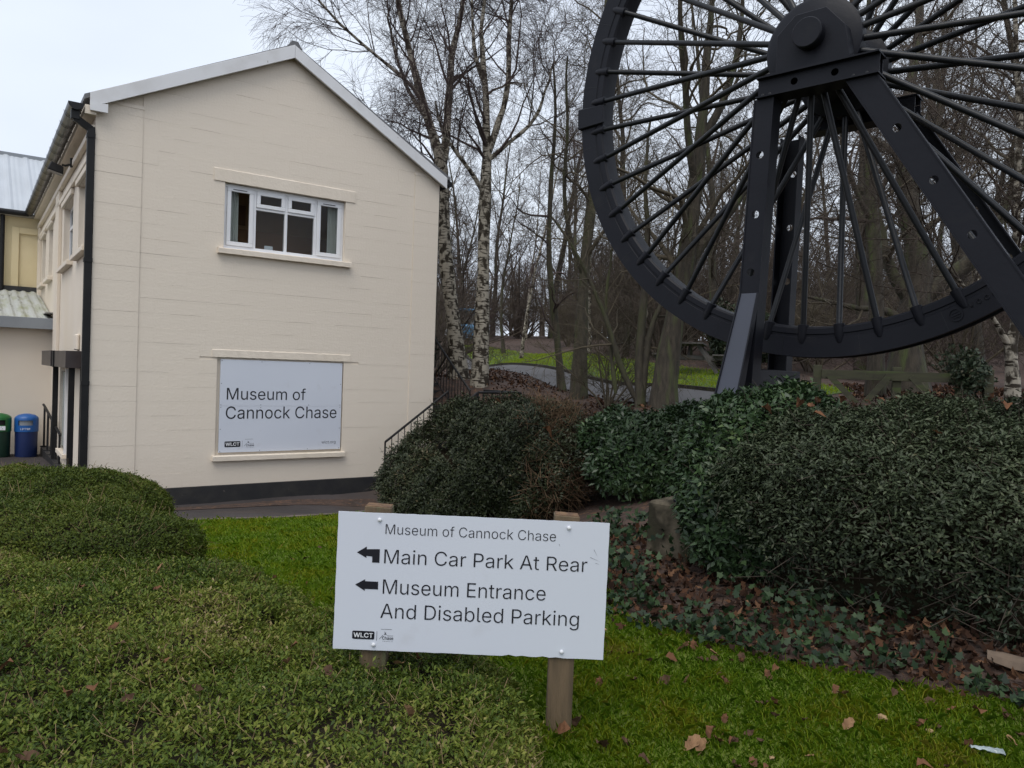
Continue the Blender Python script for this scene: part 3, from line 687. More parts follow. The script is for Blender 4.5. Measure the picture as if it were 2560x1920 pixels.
# --- litter bins
def bin_(t, s, top, body, label, grp):
    p = Matrix.Translation(B0) @ Matrix.Rotation(BRZ, 4, 'Z') @ Vector((t, s, 0))
    z = H(p.x, p.y)+.02
    r0 = empty('litter_bin', (p.x, p.y, z), BRZ - R(8)); tag(r0, label, 'litter bin', grp)
    r = .205
    MB().lathe([(r*.93, 0), (r*.95, .02), (r*.97, .50), (r*.97, .51)], 28).build('body', body, r0, smooth=True)
    # hood with a real slot
    n = 40; vs, fs = [], []; zs = [.505, .60, .635, .735, .77, .80, .835, .86]; rs = [r*1.03, r*1.03, r*1.03, r*1.03, r*1.02, r*.95, r*.72, r*.3]
    for zz, q in zip(zs, rs):
        for j in range(n): a = 2*math.pi*j/n - math.pi/2; vs.append((q*math.cos(a), q*math.sin(a), zz))
    for i in range(len(zs)-1):
        for j in range(n):
            if i == 2 and (j < 4 or j >= n-4): continue
            fs.append((i*n+j, i*n+(j+1)%n, (i+1)*n+(j+1)%n, (i+1)*n+j))
    fs.append(tuple((len(zs)-1)*n+j for j in range(n)))
    MB().add(vs, fs).build('hood', top, r0, smooth=True)
    MB().lathe([(r*.9, .52), (r*.9, .76)], 24).build('inner_liner', M['binhole'] if top is M['green_bin'] else M['fascia'], r0, smooth=True)
    return r0
# ------------------------------------------------------------------ lettering
import os
FONT = None
try:     # the sans-serif that ships with Blender; its built-in font otherwise
    fp = os.path.join(bpy.utils.system_resource('DATAFILES'), 'fonts', 'Inter.woff2')
    if os.path.exists(fp): FONT = bpy.data.fonts.load(fp)
except Exception: FONT = None
def text_mesh(body, width, thin=0.0, ext=.0006, cap=None):
    """text laid in x/z, its left end at 0, baseline at 0, scaled to the given width; outlines filled by winding number"""
    cu = bpy.data.curves.new('t', 'FONT'); cu.body = body; cu.size = 1.0; cu.resolution_u = 3; cu.fill_mode = 'NONE'
    if FONT: cu.font = FONT
    ob = bpy.data.objects.new('t', cu); col.objects.link(ob)
    dg = bpy.context.evaluated_depsgraph_get(); me = bpy.data.meshes.new_from_object(ob.evaluated_get(dg))
    bpy.data.objects.remove(ob)
    co = np.array([v.co[:2] for v in me.vertices]); nxt = {}
    for e in me.edges:
        i, j = e.vertices; nxt.setdefault(i, []).append(j); nxt.setdefault(j, []).append(i)
    loops, seen = [], set()
    for i in range(len(co)):
        if i in seen or i not in nxt: continue
        lp, p, c = [i], None, i
        while True:
            seen.add(c); k = [x for x in nxt[c] if x != p and (x not in seen or x == i)]
            if not k or k[0] == i: break
            p, c = c, min(k, key=lambda x: abs(x-c)) if len(lp) == 1 else k[0]; lp.append(c)
        q = co[lp]
        # outlines follow the vertex order of the curve, which keeps their winding
        if lp[1:2] and lp[1] < lp[0]: q = q[::-1]
        keep = np.linalg.norm(q - np.roll(q, 1, 0), axis=1) > 1e-5; q = q[keep]
        if len(q) > 2: loops.append(q)
    bpy.data.meshes.remove(me)
    area = lambda q: .5*np.sum(q[:, 0]*np.roll(q[:, 1], -1) - np.roll(q[:, 0], -1)*q[:, 1])
    big_ = max(loops, key=lambda q: abs(area(q))); sgn_ = np.sign(area(big_))
    raw = np.concatenate(loops); x0, wd_ = raw[:, 0].min(), raw[:, 0].max()-raw[:, 0].min(); zmax = raw[:, 1].max()
    if thin:
        for n_, q in enumerate(loops):
            d = q - np.roll(q, 1, 0); d = d/np.linalg.norm(d, axis=1, keepdims=True); nr = np.c_[-d[:, 1], d[:, 0]]
            m_ = nr + np.roll(nr, -1, 0); m_ = m_/np.maximum(np.linalg.norm(m_, axis=1, keepdims=True), .3)
            loops[n_] = q - m_*thin*sgn_
    P, E = [], []
    for q in loops:
        b_ = len(P); P += [Vector(p) for p in q]; E += [(b_+i, b_+(i+1) % len(q)) for i in range(len(q))]
    r = delaunay_2d_cdt(P, E, [], 0, 1e-6)
    V = np.array([tuple(p) for p in r[0]]); T = np.array([f for f in r[2] if len(f) == 3]); C = V[T].mean(1)
    wn = np.zeros(len(C))
    for q in loops:
        for a_, b_ in zip(q, np.roll(q, -1, 0)):
            left = (b_[0]-a_[0])*(C[:, 1]-a_[1]) - (C[:, 0]-a_[0])*(b_[1]-a_[1])
            wn += ((a_[1] <= C[:, 1]) & (b_[1] > C[:, 1]) & (left > 0)).astype(int) - ((a_[1] > C[:, 1]) & (b_[1] <= C[:, 1]) & (left < 0)).astype(int)
    T = T[np.abs(wn) > .5]
    s = width/wd_; x = (V[:, 0]-x0)*s; z = V[:, 1]*s
    if cap: z = z*(cap/(zmax*s))
    tri = np.c_[x, z][T]; ar = (tri[:, 1, 0]-tri[:, 0, 0])*(tri[:, 2, 1]-tri[:, 0, 1]) - (tri[:, 2, 0]-tri[:, 0, 0])*(tri[:, 1, 1]-tri[:, 0, 1])
    T[ar < 0] = T[ar < 0][:, ::-1]
    return np_mesh('lettering', np.c_[x, np.zeros(len(x)), z], T)
def lettering(body, x, z, width, parent, material, y=-.0015, thin=0.0, cap=None):
    """one object for each word"""
    me = text_mesh(body, width, thin, cap=cap); nw = len(body.split())
    V = np.array([v.co for v in me.vertices]); T = np.array([p.vertices[:] for p in me.polygons]); bpy.data.meshes.remove(me)
    lo, hi = V[T][:, :, 0].min(1), V[T][:, :, 0].max(1); o = np.argsort(lo); gaps_, run = [], -9.
    for i in o:
        if run > -9 and lo[i] > run: gaps_.append((lo[i]-run, (lo[i]+run)/2))
        run = max(run, hi[i])
    cuts_ = sorted(g[1] for g in sorted(gaps_, reverse=True)[:nw-1]) if nw > 1 and len(body) > 2*nw else []
    w_ = np.searchsorted(cuts_, V[T][:, :, 0].mean(1)) if cuts_ else np.zeros(len(T), int); out_ = None
    for k in range(w_.max()+1):
        t = T[w_ == k]; u, inv = np.unique(t, return_inverse=True); P = V[u]; x0 = P[:, 0].min(); P[:, 0] -= x0
        out_ = link('lettering', np_mesh('lettering', P, inv.reshape(t.shape), material), parent, (x+x0, y, z))
    return out_
def flat(name, poly, parent, material, y=-.0015):
    me = bpy.data.meshes.new(name); me.from_pydata([(a, y, b) for a, b in poly], [], [tuple(range(len(poly)))]); me.update(); me.materials.append(material)
    return link(name, me, parent)
def round_rect(x0, x1, z0, z1, r, n=5):
    p = []
    for cx_, cz_, a0 in ((x1-r, z1-r, 0), (x0+r, z1-r, 90), (x0+r, z0+r, 180), (x1-r, z0+r, 270)):
        p += [(cx_+r*math.cos(R(a0+90*i/n)), cz_+r*math.sin(R(a0+90*i/n))) for i in range(n+1)]
    return p
def logos(par, x, z, w, h, cx0, cw, barx):
    flat('logo_box', round_rect(x, x+w, z, z+h, h*.16), par, M['letter'])
    lettering('WLCT', x+w*.07, z+h*.24, w*.86, par, M['whiteprint'], y=-.003, thin=.02, cap=h*.54)
    flat('logo_divider', [(barx, z-.1*h), (barx+.012*w+.0006, z-.1*h), (barx+.012*w+.0006, z+h*1.05), (barx, z+h*1.05)], par, M['letter_grey'])
    flat('logo_caption', [(cx0-.15*cw, z+h*1.28), (cx0+.85*cw, z+h*1.30), (cx0+.85*cw, z+h*1.34), (cx0-.15*cw, z+h*1.32)], par, M['letter_grey'])
    k = cw
    flat('logo_emblem', [(cx0+.14*k, z+.62*h), (cx0+.22*k, z+.78*h), (cx0+.18*k, z+1.12*h), (cx0+.25*k, z+.88*h), (cx0+.34*k, z+1.0*h), (cx0+.3*k, z+.8*h), (cx0+.42*k, z+.64*h), (cx0+.28*k, z+.68*h)], par, M['letter_grey'])
    flat('logo_slope', [(cx0-.28*k, z+.1*h), (cx0-.24*k, z+.1*h), (cx0+.1*k, z+.62*h), (cx0+.05*k, z+.62*h)], par, M['letter_grey'])
    lettering('Cannock', cx0+.42*k, z+.48*h, .56*k, par, M['letter_grey'])
    lettering('Chase', cx0, z+.06*h, k, par, M['letter'], thin=.008, cap=h*.38)
    lettering('C O U N C I L', cx0+.02*k, z-.2*h, .96*k, par, M['letter_grey'], cap=h*.10)

# wall sign in the blocked lower opening
Wm = Matrix.Translation(B0) @ Matrix.Rotation(BRZ, 4, 'Z')
ws = empty('wall_sign'); ws.matrix_world = Wm @ Matrix.Translation((1.858, .006, .142))
tag(ws, 'large pale sign fixed to the gable wall below the window', 'sign')
SWD, SHT = 2.076, 1.511
MB().box(0, SWD, 0, .03, 0, .7545).build('panel', M['signwhite'], ws, bevel=.0015)
MB().box(0, SWD, 0, .03, .7565, SHT).build('panel', M['signwhite'], ws, bevel=.0015)
lettering('Museum of', .108, .860, 1.315, ws, M['letter'], cap=.198)
lettering('Cannock Chase', .100, .548, 1.890, ws, M['letter'], cap=.203)
logos(ws, .093, .087, .252, .094, .437, .13, .372)
lettering('wlct.org', 1.732, .103, .256, ws, M['letter_grey'])
for (x, z) in [(.02, 1.49), (.66, 1.49), (1.48, 1.49), (2.05, 1.49), (.02, 1.12), (2.05, 1.14), (.02, .775), (.02, .735), (.66, .775), (.66, .735), (1.48, .775), (2.05, .775), (2.05, .735), (.02, .38), (2.05, .37), (.02, .02), (.66, .02), (1.48, .02), (2.05, .02)]:
    MB().lathe([(.008, 0), (.006, -.003)], 8, axis='y').build('screw', M['fascia'], ws, loc=(x, -.0005, z))

# ------------------------------------------------------------------ direction sign on two posts
SG = empty('direction_sign', (0, 0, 0))
tag(SG, 'white direction board bolted to two weathered timber posts in the hedge', 'sign')
SY = 3.36
bd = empty('board', (-.754, SY, .351), 0, SG)   # bottom left corner of the board
bd.rotation_euler = (0, R(.75), R(.6))
# board outline with a few chips in the edges
rs = random.Random(11); ol = []
def edge(a, b, n, chips):
    for i in range(n):
        x, z = a[0]+(b[0]-a[0])*i/n, a[1]+(b[1]-a[1])*i/n
        d = rs.uniform(-.0008, .0008); ol.append((x + (d if a[0] == b[0] else 0), z + (d if a[1] == b[1] else 0)))
edge((0, 0), (1.2, 0), 40, None); edge((1.2, 0), (1.2, .61), 20, None); edge((1.2, .61), (0, .61), 40, None); edge((0, .61), (0, 0), 20, None)
for i, dz in ((26, .006), (28, .004), (31, .005), (33, .003)): ol[i] = (ol[i][0], dz)
MB().plate(ol, [], 0, .006, lambda u, v, d: (u, d, v)).build('panel', M['signwhite'], bd)
lettering('Museum of Cannock Chase', .210, .5185, .755, bd, M['letter'], thin=-.008, cap=.0465)
lettering('Main Car Park At Rear', .2095, .3885, .900, bd, M['letter'], thin=-.005, cap=.0645)
lettering('Museum Entrance', .209, .2535, .722, bd, M['letter'], thin=-.005, cap=.0645)
lettering('And Disabled Parking', .203, .1455, .881, bd, M['letter'], thin=-.005, cap=.0665)
flat('arrow', [(.0886, .4323), (.1312, .4094), (.1312, .4185), (.1568, .4160), (.1572, .3900), (.1895, .3900), (.1890, .4505), (.1312, .4478), (.1312, .4596)][::-1], bd, M['letter'])
flat('arrow', [(.0865, .2891), (.1300, .2630), (.1300, .2715), (.1883, .2715), (.1878, .3058), (.1300, .3058), (.1300, .3146)][::-1], bd, M['letter'])
logos(bd, .0834, .048, .098, .0364, .2164, .0487, .1911)
for (x, z) in ((.1826, .5804), (1.0199, .5812), (.1793, .0253), (1.0132, .0287)):
    MB().lathe([(.0095, 0), (.0095, -.003), (.007, -.0075), (.003, -.0095)], 14, axis='y').build('bolt_cap', M['bolt'], bd, loc=(x, -.001, z), smooth=True)
for k_, (x0, z0, x1, z1) in enumerate([(1.135, .49, 1.155, .455), (1.12, .455, 1.17, .435), (.98, .508, .984, .496), (1.145, .43, 1.165, .424)]):
    v = Vector((x1-x0, z1-z0)).normalized()*.0008
    flat('scratch', [(x0-v.y, z0+v.x), (x0+v.y, z0-v.x), (x1, z1)], bd, M['letter_grey'])
def post(x, z0, z1, wd, nm='post', rz=0.0):
    mb = MB(); a = wd/2
    mb.hexa([(x-a, 0, z0), (x+a, 0, z0), (x+a, .09, z0), (x-a, .09, z0), (x-a+.008, 0, z1), (x+a+.008, 0, z1-.006), (x+a+.008, .09, z1-.006), (x-a+.008, .09, z1)])
    p = mb.build(nm, M['postwood'], SG, bevel=.004); p.location = (0, SY+.022, 0); p.rotation_euler = (0, 0, rz)
    MB().hexa([(x-a+.012, .004, z1-.001), (x+a+.004, .004, z1-.007), (x+a+.004, .086, z1-.007), (x-a+.012, .086, z1-.001), (x-a+.012, .004, z1+.002), (x+a+.004, .004, z1-.004), (x+a+.004, .086, z1-.004), (x-a+.012, .086, z1+.002)]).build('end_grain', M['postend'], p)
    return p
post(-.585, -.3, .984, .118); post(.258, -.3, .972, .112)

# bins
bb = bin_(-.475, 5.42, M['blue_bin'], M['navy_bin'], 'blue domed litter bin with white lettering against the porch wall', None)
lettering('LITTER', -.082, .548, .165, bb, M['whiteprint'], y=-.2135, thin=.01)
gb = bin_(-.935, 5.42, M['green_bin'], M['dkgreen_bin'], 'green domed recycling bin beside the blue litter bin', None)
flat('sticker', [(-.01, .54), (.13, .54), (.13, .62), (-.01, .62)], gb, M['whiteprint'], y=-.214)
for a in (90, 210, 330):
    c, s = math.cos(R(a)), math.sin(R(a)); px, pz = .06+.02*c, .58+.02*s
    flat('recycling_arrow', [(px-.012*s, pz+.012*c), (px+.012*s, pz-.012*c), (px+.010*c, pz+.010*s)], gb, M['green_bin'], y=-.2155)
# ------------------------------------------------------------------ winding wheel on its frame; local x in the wheel plane, -y towards the viewer, origin at hub height
WC = (2.628, 6.666, 4.418)
wh = empty('winding_wheel', WC, R(90 - 131.06))
tag(wh, 'giant black spoked colliery winding wheel on a riveted steel frame', 'winding wheel')
prof = [(2.60, .0), (2.605, .018), (2.60, .035), (2.515, .085), (2.515, .135), (2.60, .185), (2.605, .202), (2.60, .22), (2.40, .22), (2.335, .205), (2.325, .11), (2.335, .012), (2.352, -.004), (2.398, -.004), (2.404, .007), (2.424, .007), (2.430, .0)]
rim = MB().lathe(prof, 192, axis='y', closed=True).build('rim', M['wheelpaint'], wh, smooth=True)
NS = 48
sock = MB().lathe([(.010, -.15), (.026, -.145), (.040, -.10), (.046, .0), (.047, .016), (.034, .020)], 12).build('spoke_socket', M['wheelpaint'], rim, smooth=True)
web = MB()
socks = []
for i in range(NS):
    a = R(4.8 + 7.5*i)
    o = sock if i == 0 else sock.copy()
    if i: col.objects.link(o); o.parent = rim
    r = 2.335
    o.location = (r*math.cos(a), .018, r*math.sin(a))
    # socket axis (local z) points to the hub
    o.rotation_euler = Vector((-math.cos(a), 0, -math.sin(a))).to_track_quat('Z', 'Y').to_euler()
HR = .36
sp_mesh = {}
for i in range(NS):
    a = R(4.8 + 7.5*i); e = Vector((math.cos(a), 0, math.sin(a)))
    yh = -.26 if i % 2 else .46
    p, q = e*2.33 + Vector((0, .014, 0)), e*HR + Vector((0, yh, 0))
    L_ = (q-p).length
    if i % 2 not in sp_mesh:
        t_ = MB().tube([(0, 0, 0), (0, 0, L_*.5), (0, 0, L_)], [.025, .0255, .027], 10).build('spoke', M['spokepaint'], wh, smooth=True); sp_mesh[i % 2] = t_.data
    else: t_ = link('spoke', sp_mesh[i % 2], wh)
    t_.location = p; t_.rotation_euler = (q-p).to_track_quat('Z', 'Y').to_euler()
hub = MB().lathe([(.17, -.36), (.36, -.345), (.395, -.32), (.395, -.215), (.345, -.19), (.29, -.12), (.29, .32), (.345, .39), (.395, .415), (.395, .52), (.36, .545), (.17, .56)], 64, axis='y').build('hub', M['wheelpaint'], wh, smooth=True)
for sgn, yy in ((1, 0), (-1, .22)):
    def fy(off): return yy - sgn*off      # offset towards the outside of each side
    # bearing housing
    u0, u1, v0, v1 = -.235, .315, -.245, .205
    poly = [(u0, v0), (u1+.04, v0), (u1+.03, -.10), (u1, .03), (u1-.15, v1), (u0+.15, v1), (u0, .07)]
    MB().plate(poly, [], fy(.36), fy(.50), lambda u, v, d: (u, d, v)).build('bearing_housing', M['wheelpaint'], wh, bevel=.006)
    ax = MB().lathe([(.118, 0), (.122, -sgn*.02), (.122, -sgn*.085), (.114, -sgn*.095)], 40, axis='y').build('axle_cap', M['wheelpaint'], wh, loc=(.045, fy(.50), .0), smooth=True)
    MB().box(-.30, .40, min(fy(.34), fy(.54)), max(fy(.34), fy(.54)), -.262, -.246).build('bearing_plate', M['wheelpaint'], wh)
    # top beam: channel with two holes
    bm_ = MB()
    hl = [circle(-.07, -.345, .03), circle(.255, -.345, .03)]
    bm_.plate([(-.375, -.425), (.59, -.425), (.59, -.275), (-.375, -.275)], hl, fy(.50), fy(.512), lambda u, v, d: (u, d, v))
    for (z0, z1) in ((-.437, -.425), (-.275, -.263)): bm_.box(-.38, .595, min(fy(.36), fy(.56)), max(fy(.36), fy(.56)), z0, z1)
    bm_.box(-.36, .575, min(fy(.37), fy(.385)), max(fy(.37), fy(.385)), -.425, -.275)
    tb = bm_.build('top_beam', M['wheelpaint'], wh)
    for u in (-.33, -.27, .40, .50):
        MB().lathe([(.014, 0), (.014, -sgn*.012), (.008, -sgn*.016)], 8, axis='y').build('bolt', M['spokepaint'], tb, loc=(u, fy(.512), -.41))
    # legs: channel sections with a web in front and flanges behind
    def leg(c0, c1, wid, holes, dep=.13, name='leg', outo=.52, ctop=0.0):
        (ua, za), (ub, zb) = c0, c1
        cut = lambda z: ua + (ub-ua)*(z-za)/(zb-za)
        slope = (ub-ua)/(zb-za); hw = wid/2*math.sqrt(1+slope*slope)
        poly = [(ua-hw, za), (ua+hw, za), (ub+hw, zb), (ub-hw, zb)]
        m = MB(); m.plate(poly, [circle(cut(z), z, .033) for z in holes], fy(outo), fy(outo-.012), lambda u, v, d: (u, d, v))
        for s_ in (-1, 1):
            e = .012*s_
            y0, y1 = fy(outo+.006), fy(outo-dep)
            m.hexa([(ua+s_*hw, y0, za), (ua+s_*hw+e, y0, za), (ua+s_*hw+e, y1, za), (ua+s_*hw, y1, za), (ub+s_*hw, y0, zb), (ub+s_*hw+e, y0, zb), (ub+s_*hw+e, y1, zb), (ub+s_*hw, y1, zb)])
        return m.build(name, M['wheelpaint'], wh)
    if sgn == 1:
        leg((-.318, -.438), (-.47, -4.2), .150, [-.911, -1.41, -1.90, -2.42], .16)
        leg((.463, -.438), (2.72, -4.1), .185, [-.877, -1.307, -1.73], .16)
        # splayed foot brace towards the viewer
        ft = MB(); a0, a1 = Vector((-.378, fy(.535), -2.08)), Vector((-.50, fy(1.02), -3.86))
        s_ = Vector((1, 0, 0)); w0, w1 = .070, .112
        nrm = Vector((0, -1, .27)).normalized()
        q = lambda c, w_, t: [c - s_*w_, c + s_*w_, c + s_*w_ - nrm*t, c - s_*w_ - nrm*t]
        ft.hexa([a0-s_*w0, a0+s_*w0, a0+s_*w0-nrm*.012, a0-s_*w0-nrm*.012, a1-s_*w1, a1+s_*w1, a1+s_*w1-nrm*.012, a1-s_*w1-nrm*.012])
        br = ft.build('foot_brace', M['plate_lit'], wh)
        fe = MB()
        for k_ in (-1, 1):
            b0, b1 = a0+s_*(w0+.007)*k_, a1+s_*(w1+.007)*k_
            fe.hexa([b0+nrm*.012-s_*.006, b0+nrm*.012+s_*.006, b0-nrm*.03+s_*.006, b0-nrm*.03-s_*.006, b1+nrm*.014-s_*.006, b1+nrm*.014+s_*.006, b1-nrm*.16+s_*.006, b1-nrm*.16-s_*.006])
        fe.build('brace_flange', M['wheelpaint'], br)
    else:
        leg((-.53, -.438), (-.60, -4.2), .165, [-.773, -1.30, -1.83], .14)
        leg((.50, -.438), (2.76, -4.1), .185, [-.877, -1.307, -1.73], .14)
    MB().box(-.56, .6, min(fy(.3), fy(.5)), max(fy(.3), fy(.5)), -4.25, -4.19).build('base_plate', M['wheelpaint'], wh)
MB().box(-.56, -.36, -.46, .66, -2.95, -2.72).build('tie_beam', M['wheelpaint'], wh, bevel=.006)
# rim joint clamp
cl = MB(); th0, th1 = R(178.6), R(183.4)
for (r0_, r1_, ya, yb) in ((2.30, 2.635, -.035, -.006), (2.606, 2.635, -.006, .225)):
    n_ = 6; vs = []
    for i in range(n_+1):
        a = th0+(th1-th0)*i/n_
        for rr_ in (r0_, r1_):
            for y_ in (ya, yb): vs.append((rr_*math.cos(a), y_, rr_*math.sin(a)))
    fs = [(0, 1, 3, 2), tuple(n_*4+k for k in (2, 3, 1, 0))]
    for i in range(n_):
        b = i*4
        for x, y in ((0, 1), (1, 3), (3, 2), (2, 0)): fs.append((b+x, b+4+x, b+4+y, b+y))
    cl.add(vs, fs)
cl.build('rim_clamp', M['wheelpaint'], rim, bevel=.008)
# cast maker's roundel and raised letters on the rim face
a = R(-64.5); ro = MB()
ro.lathe([(.052, 0), (.052, -.008), (.042, -.008), (.042, 0)], 28, axis='y', closed=True); ro.box(-.042, .042, -.006, 0, -.006, .006); ro.box(-.024, .024, -.006, 0, .014, .024); ro.box(-.024, .024, -.006, 0, -.024, -.014)
roo = ro.build('cast_roundel', M['wheelpaint'], rim, loc=(2.50*math.cos(a), -.002, 2.50*math.sin(a))); roo.rotation_euler = (0, R(-25), 0)
for i, ch in enumerate('VCC63'):
    a = R(-62.0 + 1.35*i)
    me = text_mesh(ch, .03, 0.01); me.materials.clear(); me.materials.append(M['wheelpaint'])
    bmx = bmesh.new(); bmx.from_mesh(me); ex = bmesh.ops.extrude_face_region(bmx, geom=bmx.faces[:]); bmesh.ops.translate(bmx, vec=(0, -.006, 0), verts=[v for v in ex['geom'] if isinstance(v, bmesh.types.BMVert)]); bmx.to_mesh(me); bmx.free()
    lo_ = link('cast_letter', me, rim, (2.50*math.cos(a), -.001, 2.50*math.sin(a)), (0, -(a+math.pi/2), 0))
# hairline casting joints on the rim face
for k_ in range(24):
    a = R(8.5 + 15*k_); q = MB(); c, s = math.cos(a), math.sin(a); t = .0016
    q.hexa([(2.43*c-t*s, -.0005, 2.43*s+t*c), (2.43*c+t*s, -.0005, 2.43*s-t*c), (2.43*c+t*s, -.0016, 2.43*s-t*c), (2.43*c-t*s, -.0016, 2.43*s+t*c), (2.598*c-t*s, -.0005, 2.598*s+t*c), (2.598*c+t*s, -.0005, 2.598*s-t*c), (2.598*c+t*s, -.0016, 2.598*s-t*c), (2.598*c-t*s, -.0016, 2.598*s+t*c)])
    q.build('casting_seam', M['spokepaint'], rim)
# concrete footing with a bolted plate
cb = empty('concrete_footing', (1.64, 6.40, H(1.64, 6.40)-.02), R(90 - 131.06)); tag(cb, 'weathered concrete footing block half hidden by the hedge', 'concrete block')
MB().hexa([(-.35,-.34,-.3),(.42,-.34,-.3),(.42,.34,-.3),(-.35,.34,-.3),(-.335,-.33,.44),(.40,-.33,.44),(.40,.33,.44),(-.335,.33,.44)]).build('block', M['concrete'], cb, bevel=.02)
MB().box(-.16, .2, -.22, .1, .442, .456).build('foot_plate', M['wheelpaint'], cb)
MB().lathe([(.014, .456), (.014, .50)], 8).build('anchor_bolt', M['black_iron'], cb, loc=(-.12, -.16, 0))
# ------------------------------------------------------------------ foliage
RNG = np.random.default_rng(7)
def unit(v): return v/np.maximum(np.linalg.norm(v, axis=-1, keepdims=True), 1e-9)
def wav(p, s, ph=0.):
    """smooth pseudo noise in -1..1"""
    x, y, z = p[:, 0]*s, p[:, 1]*s, p[:, 2]*s
    return (np.sin(1.7*x+2.1*y+.9*z+ph) + np.sin(-2.3*x+1.3*y+1.9*z+1.7*ph+1) + np.sin(.8*x-2.9*y+1.4*z+2.3*ph+2) + np.sin(3.1*x+.7*y-2.2*z+.6*ph+4))/4
def frame_mask(P, margin=.35):
    R_ = np.array([rt, upv, fw]); d = (P - np.array(CAM)) @ R_.T
    zz = np.maximum(d[:, 2], 1e-3); x = FPX*d[:, 0]/zz/1280; y = FPX*d[:, 1]/zz/960
    return (d[:, 2] > .3) & (np.abs(x) < 1+margin) & (np.abs(y) < 1+margin)
def blob_eval(b, P):
    q = P - np.array(b['c']); c, s = math.cos(b.get('rz', 0)), math.sin(b.get('rz', 0))
    l = np.c_[q[:, 0]*c+q[:, 1]*s, -q[:, 0]*s+q[:, 1]*c, q[:, 2]]/np.array(b['r']); e = b.get('e', 3.)
    return (np.abs(l)**e).sum(1)**(1/e)
def sample_blobs(blobs, dens, noise=.06, nscale=2.2, seed=1, keep_back=.4):
    """points and normals on the outside of a union of rounded boxes; dens points per square metre"""
    rg = np.random.default_rng(seed); PP, NN = [], []
    for bi, b in enumerate(blobs):
        r = np.array(b['r'], float); e = b.get('e', 3.)
        area = 8*(r[0]*r[1]+r[1]*r[2]+r[0]*r[2])*.85; want = int(area*dens)
        d = unit(rg.normal(size=(want*3, 3)))/1.0
        d = unit(d*r)                                        # stretch directions with the shape
        t = (np.abs(d/r)**e).sum(1)**(-1/e); p = d*t[:, None]
        n = unit(np.sign(p)*np.abs(p/r)**(e-1)/r)
        # importance: the map sphere->surface
        ds = unit(d/r); jac = (t**2/np.maximum((d*n).sum(1), .05)) * (np.linalg.norm(d/r, axis=1)**3)*np.prod(r)
        wq = jac/np.percentile(jac, 97); ok = rg.random(len(p)) < wq
        p, n = p[ok][:want], n[ok][:want]
        ok = rg.random(len(p)) < want/max(len(p), 1); 
        c, s = math.cos(b.get('rz', 0)), math.sin(b.get('rz', 0))
        rot = lambda v: np.c_[v[:, 0]*c-v[:, 1]*s, v[:, 0]*s+v[:, 1]*c, v[:, 2]]
        p, n = rot(p)+np.array(b['c']), rot(n)
        kp = n[:, 2] > -.75
        for bj, o in enumerate(blobs):
            if bj != bi: kp &= blob_eval(o, p) > .985
        p, n = p[kp], n[kp]
        PP.append(p); NN.append(n)
    P, N = np.concatenate(PP), np.concatenate(NN)
    P = P + N*(wav(P, nscale)*noise + wav(P, nscale*2.7, 3.)*noise*.5 + wav(P, nscale*8., 5.)*noise*.4 + (rg.random(len(P)) > .91)*rg.random(len(P))*.055)[:, None]
    tc_ = unit(np.array(CAM)-P); facing = (tc_*N).sum(1)
    kp = (facing > -.15) | (rg.random(len(P)) < keep_back)
    kp &= P[:, 2] > H(P[:, 0], P[:, 1]) - .02
    kp &= frame_mask(P)
    return P[kp], N[kp]
def leaves(P, N, ln, wd, rg, spread=1.0, lift=.5, depth=.1, shape='rhomb', vfun=None, upb=0.0):
    n = len(P); base = P - N*(rg.random(n)**1.3*depth)[:, None]
    if upb: N = unit(N + np.array([0, 0, upb]))
    tan = unit(np.cross(N, rg.normal(size=(n, 3))))
    ax = unit(N*rg.normal(lift, .35, n)[:, None] + tan*spread + np.array([0, 0, .25]))
    nr = unit(np.cross(np.cross(ax, N + rg.normal(size=(n, 3))*.35), ax)); sd_ = np.cross(ax, nr)
    L_ = ln*rg.uniform(.5, 1.45, n)[:, None]; W_ = wd*rg.uniform(.75, 1.2, n)[:, None]
    if shape == 'rhomb':
        V = np.stack([base, base+ax*L_*.5+sd_*W_*.5+nr*W_*.18, base+ax*L_-nr*L_*.12, base+ax*L_*.5-sd_*W_*.5+nr*W_*.18], 1)
        F = np.arange(n*4).reshape(n, 4); k = 4
    else:   # broad ivy-like five pointed leaf
        pts = [(0, 0), (.05, .36), (.34, .30), (.42, .55), (.60, .24), (1, .02), (.62, -.26), (.40, -.52), (.33, -.28), (.04, -.34)]
        cu = [rg.normal(.12, .22, n)[:, None]*W_ for _ in range(4)]
        V = np.stack([base + ax*L_*a + sd_*W_*b + nr*(abs(b)*1.6*cu[0 if b > 0 else 1] + a*a*cu[2] + (a > .9)*cu[3]) for a, b in pts], 1)
        k = len(pts); F = np.arange(n*k).reshape(n, k)
    v = vfun(base, n) if vfun else rg.random(n)
    return V.reshape(-1, 3), F, np.repeat(v, k)
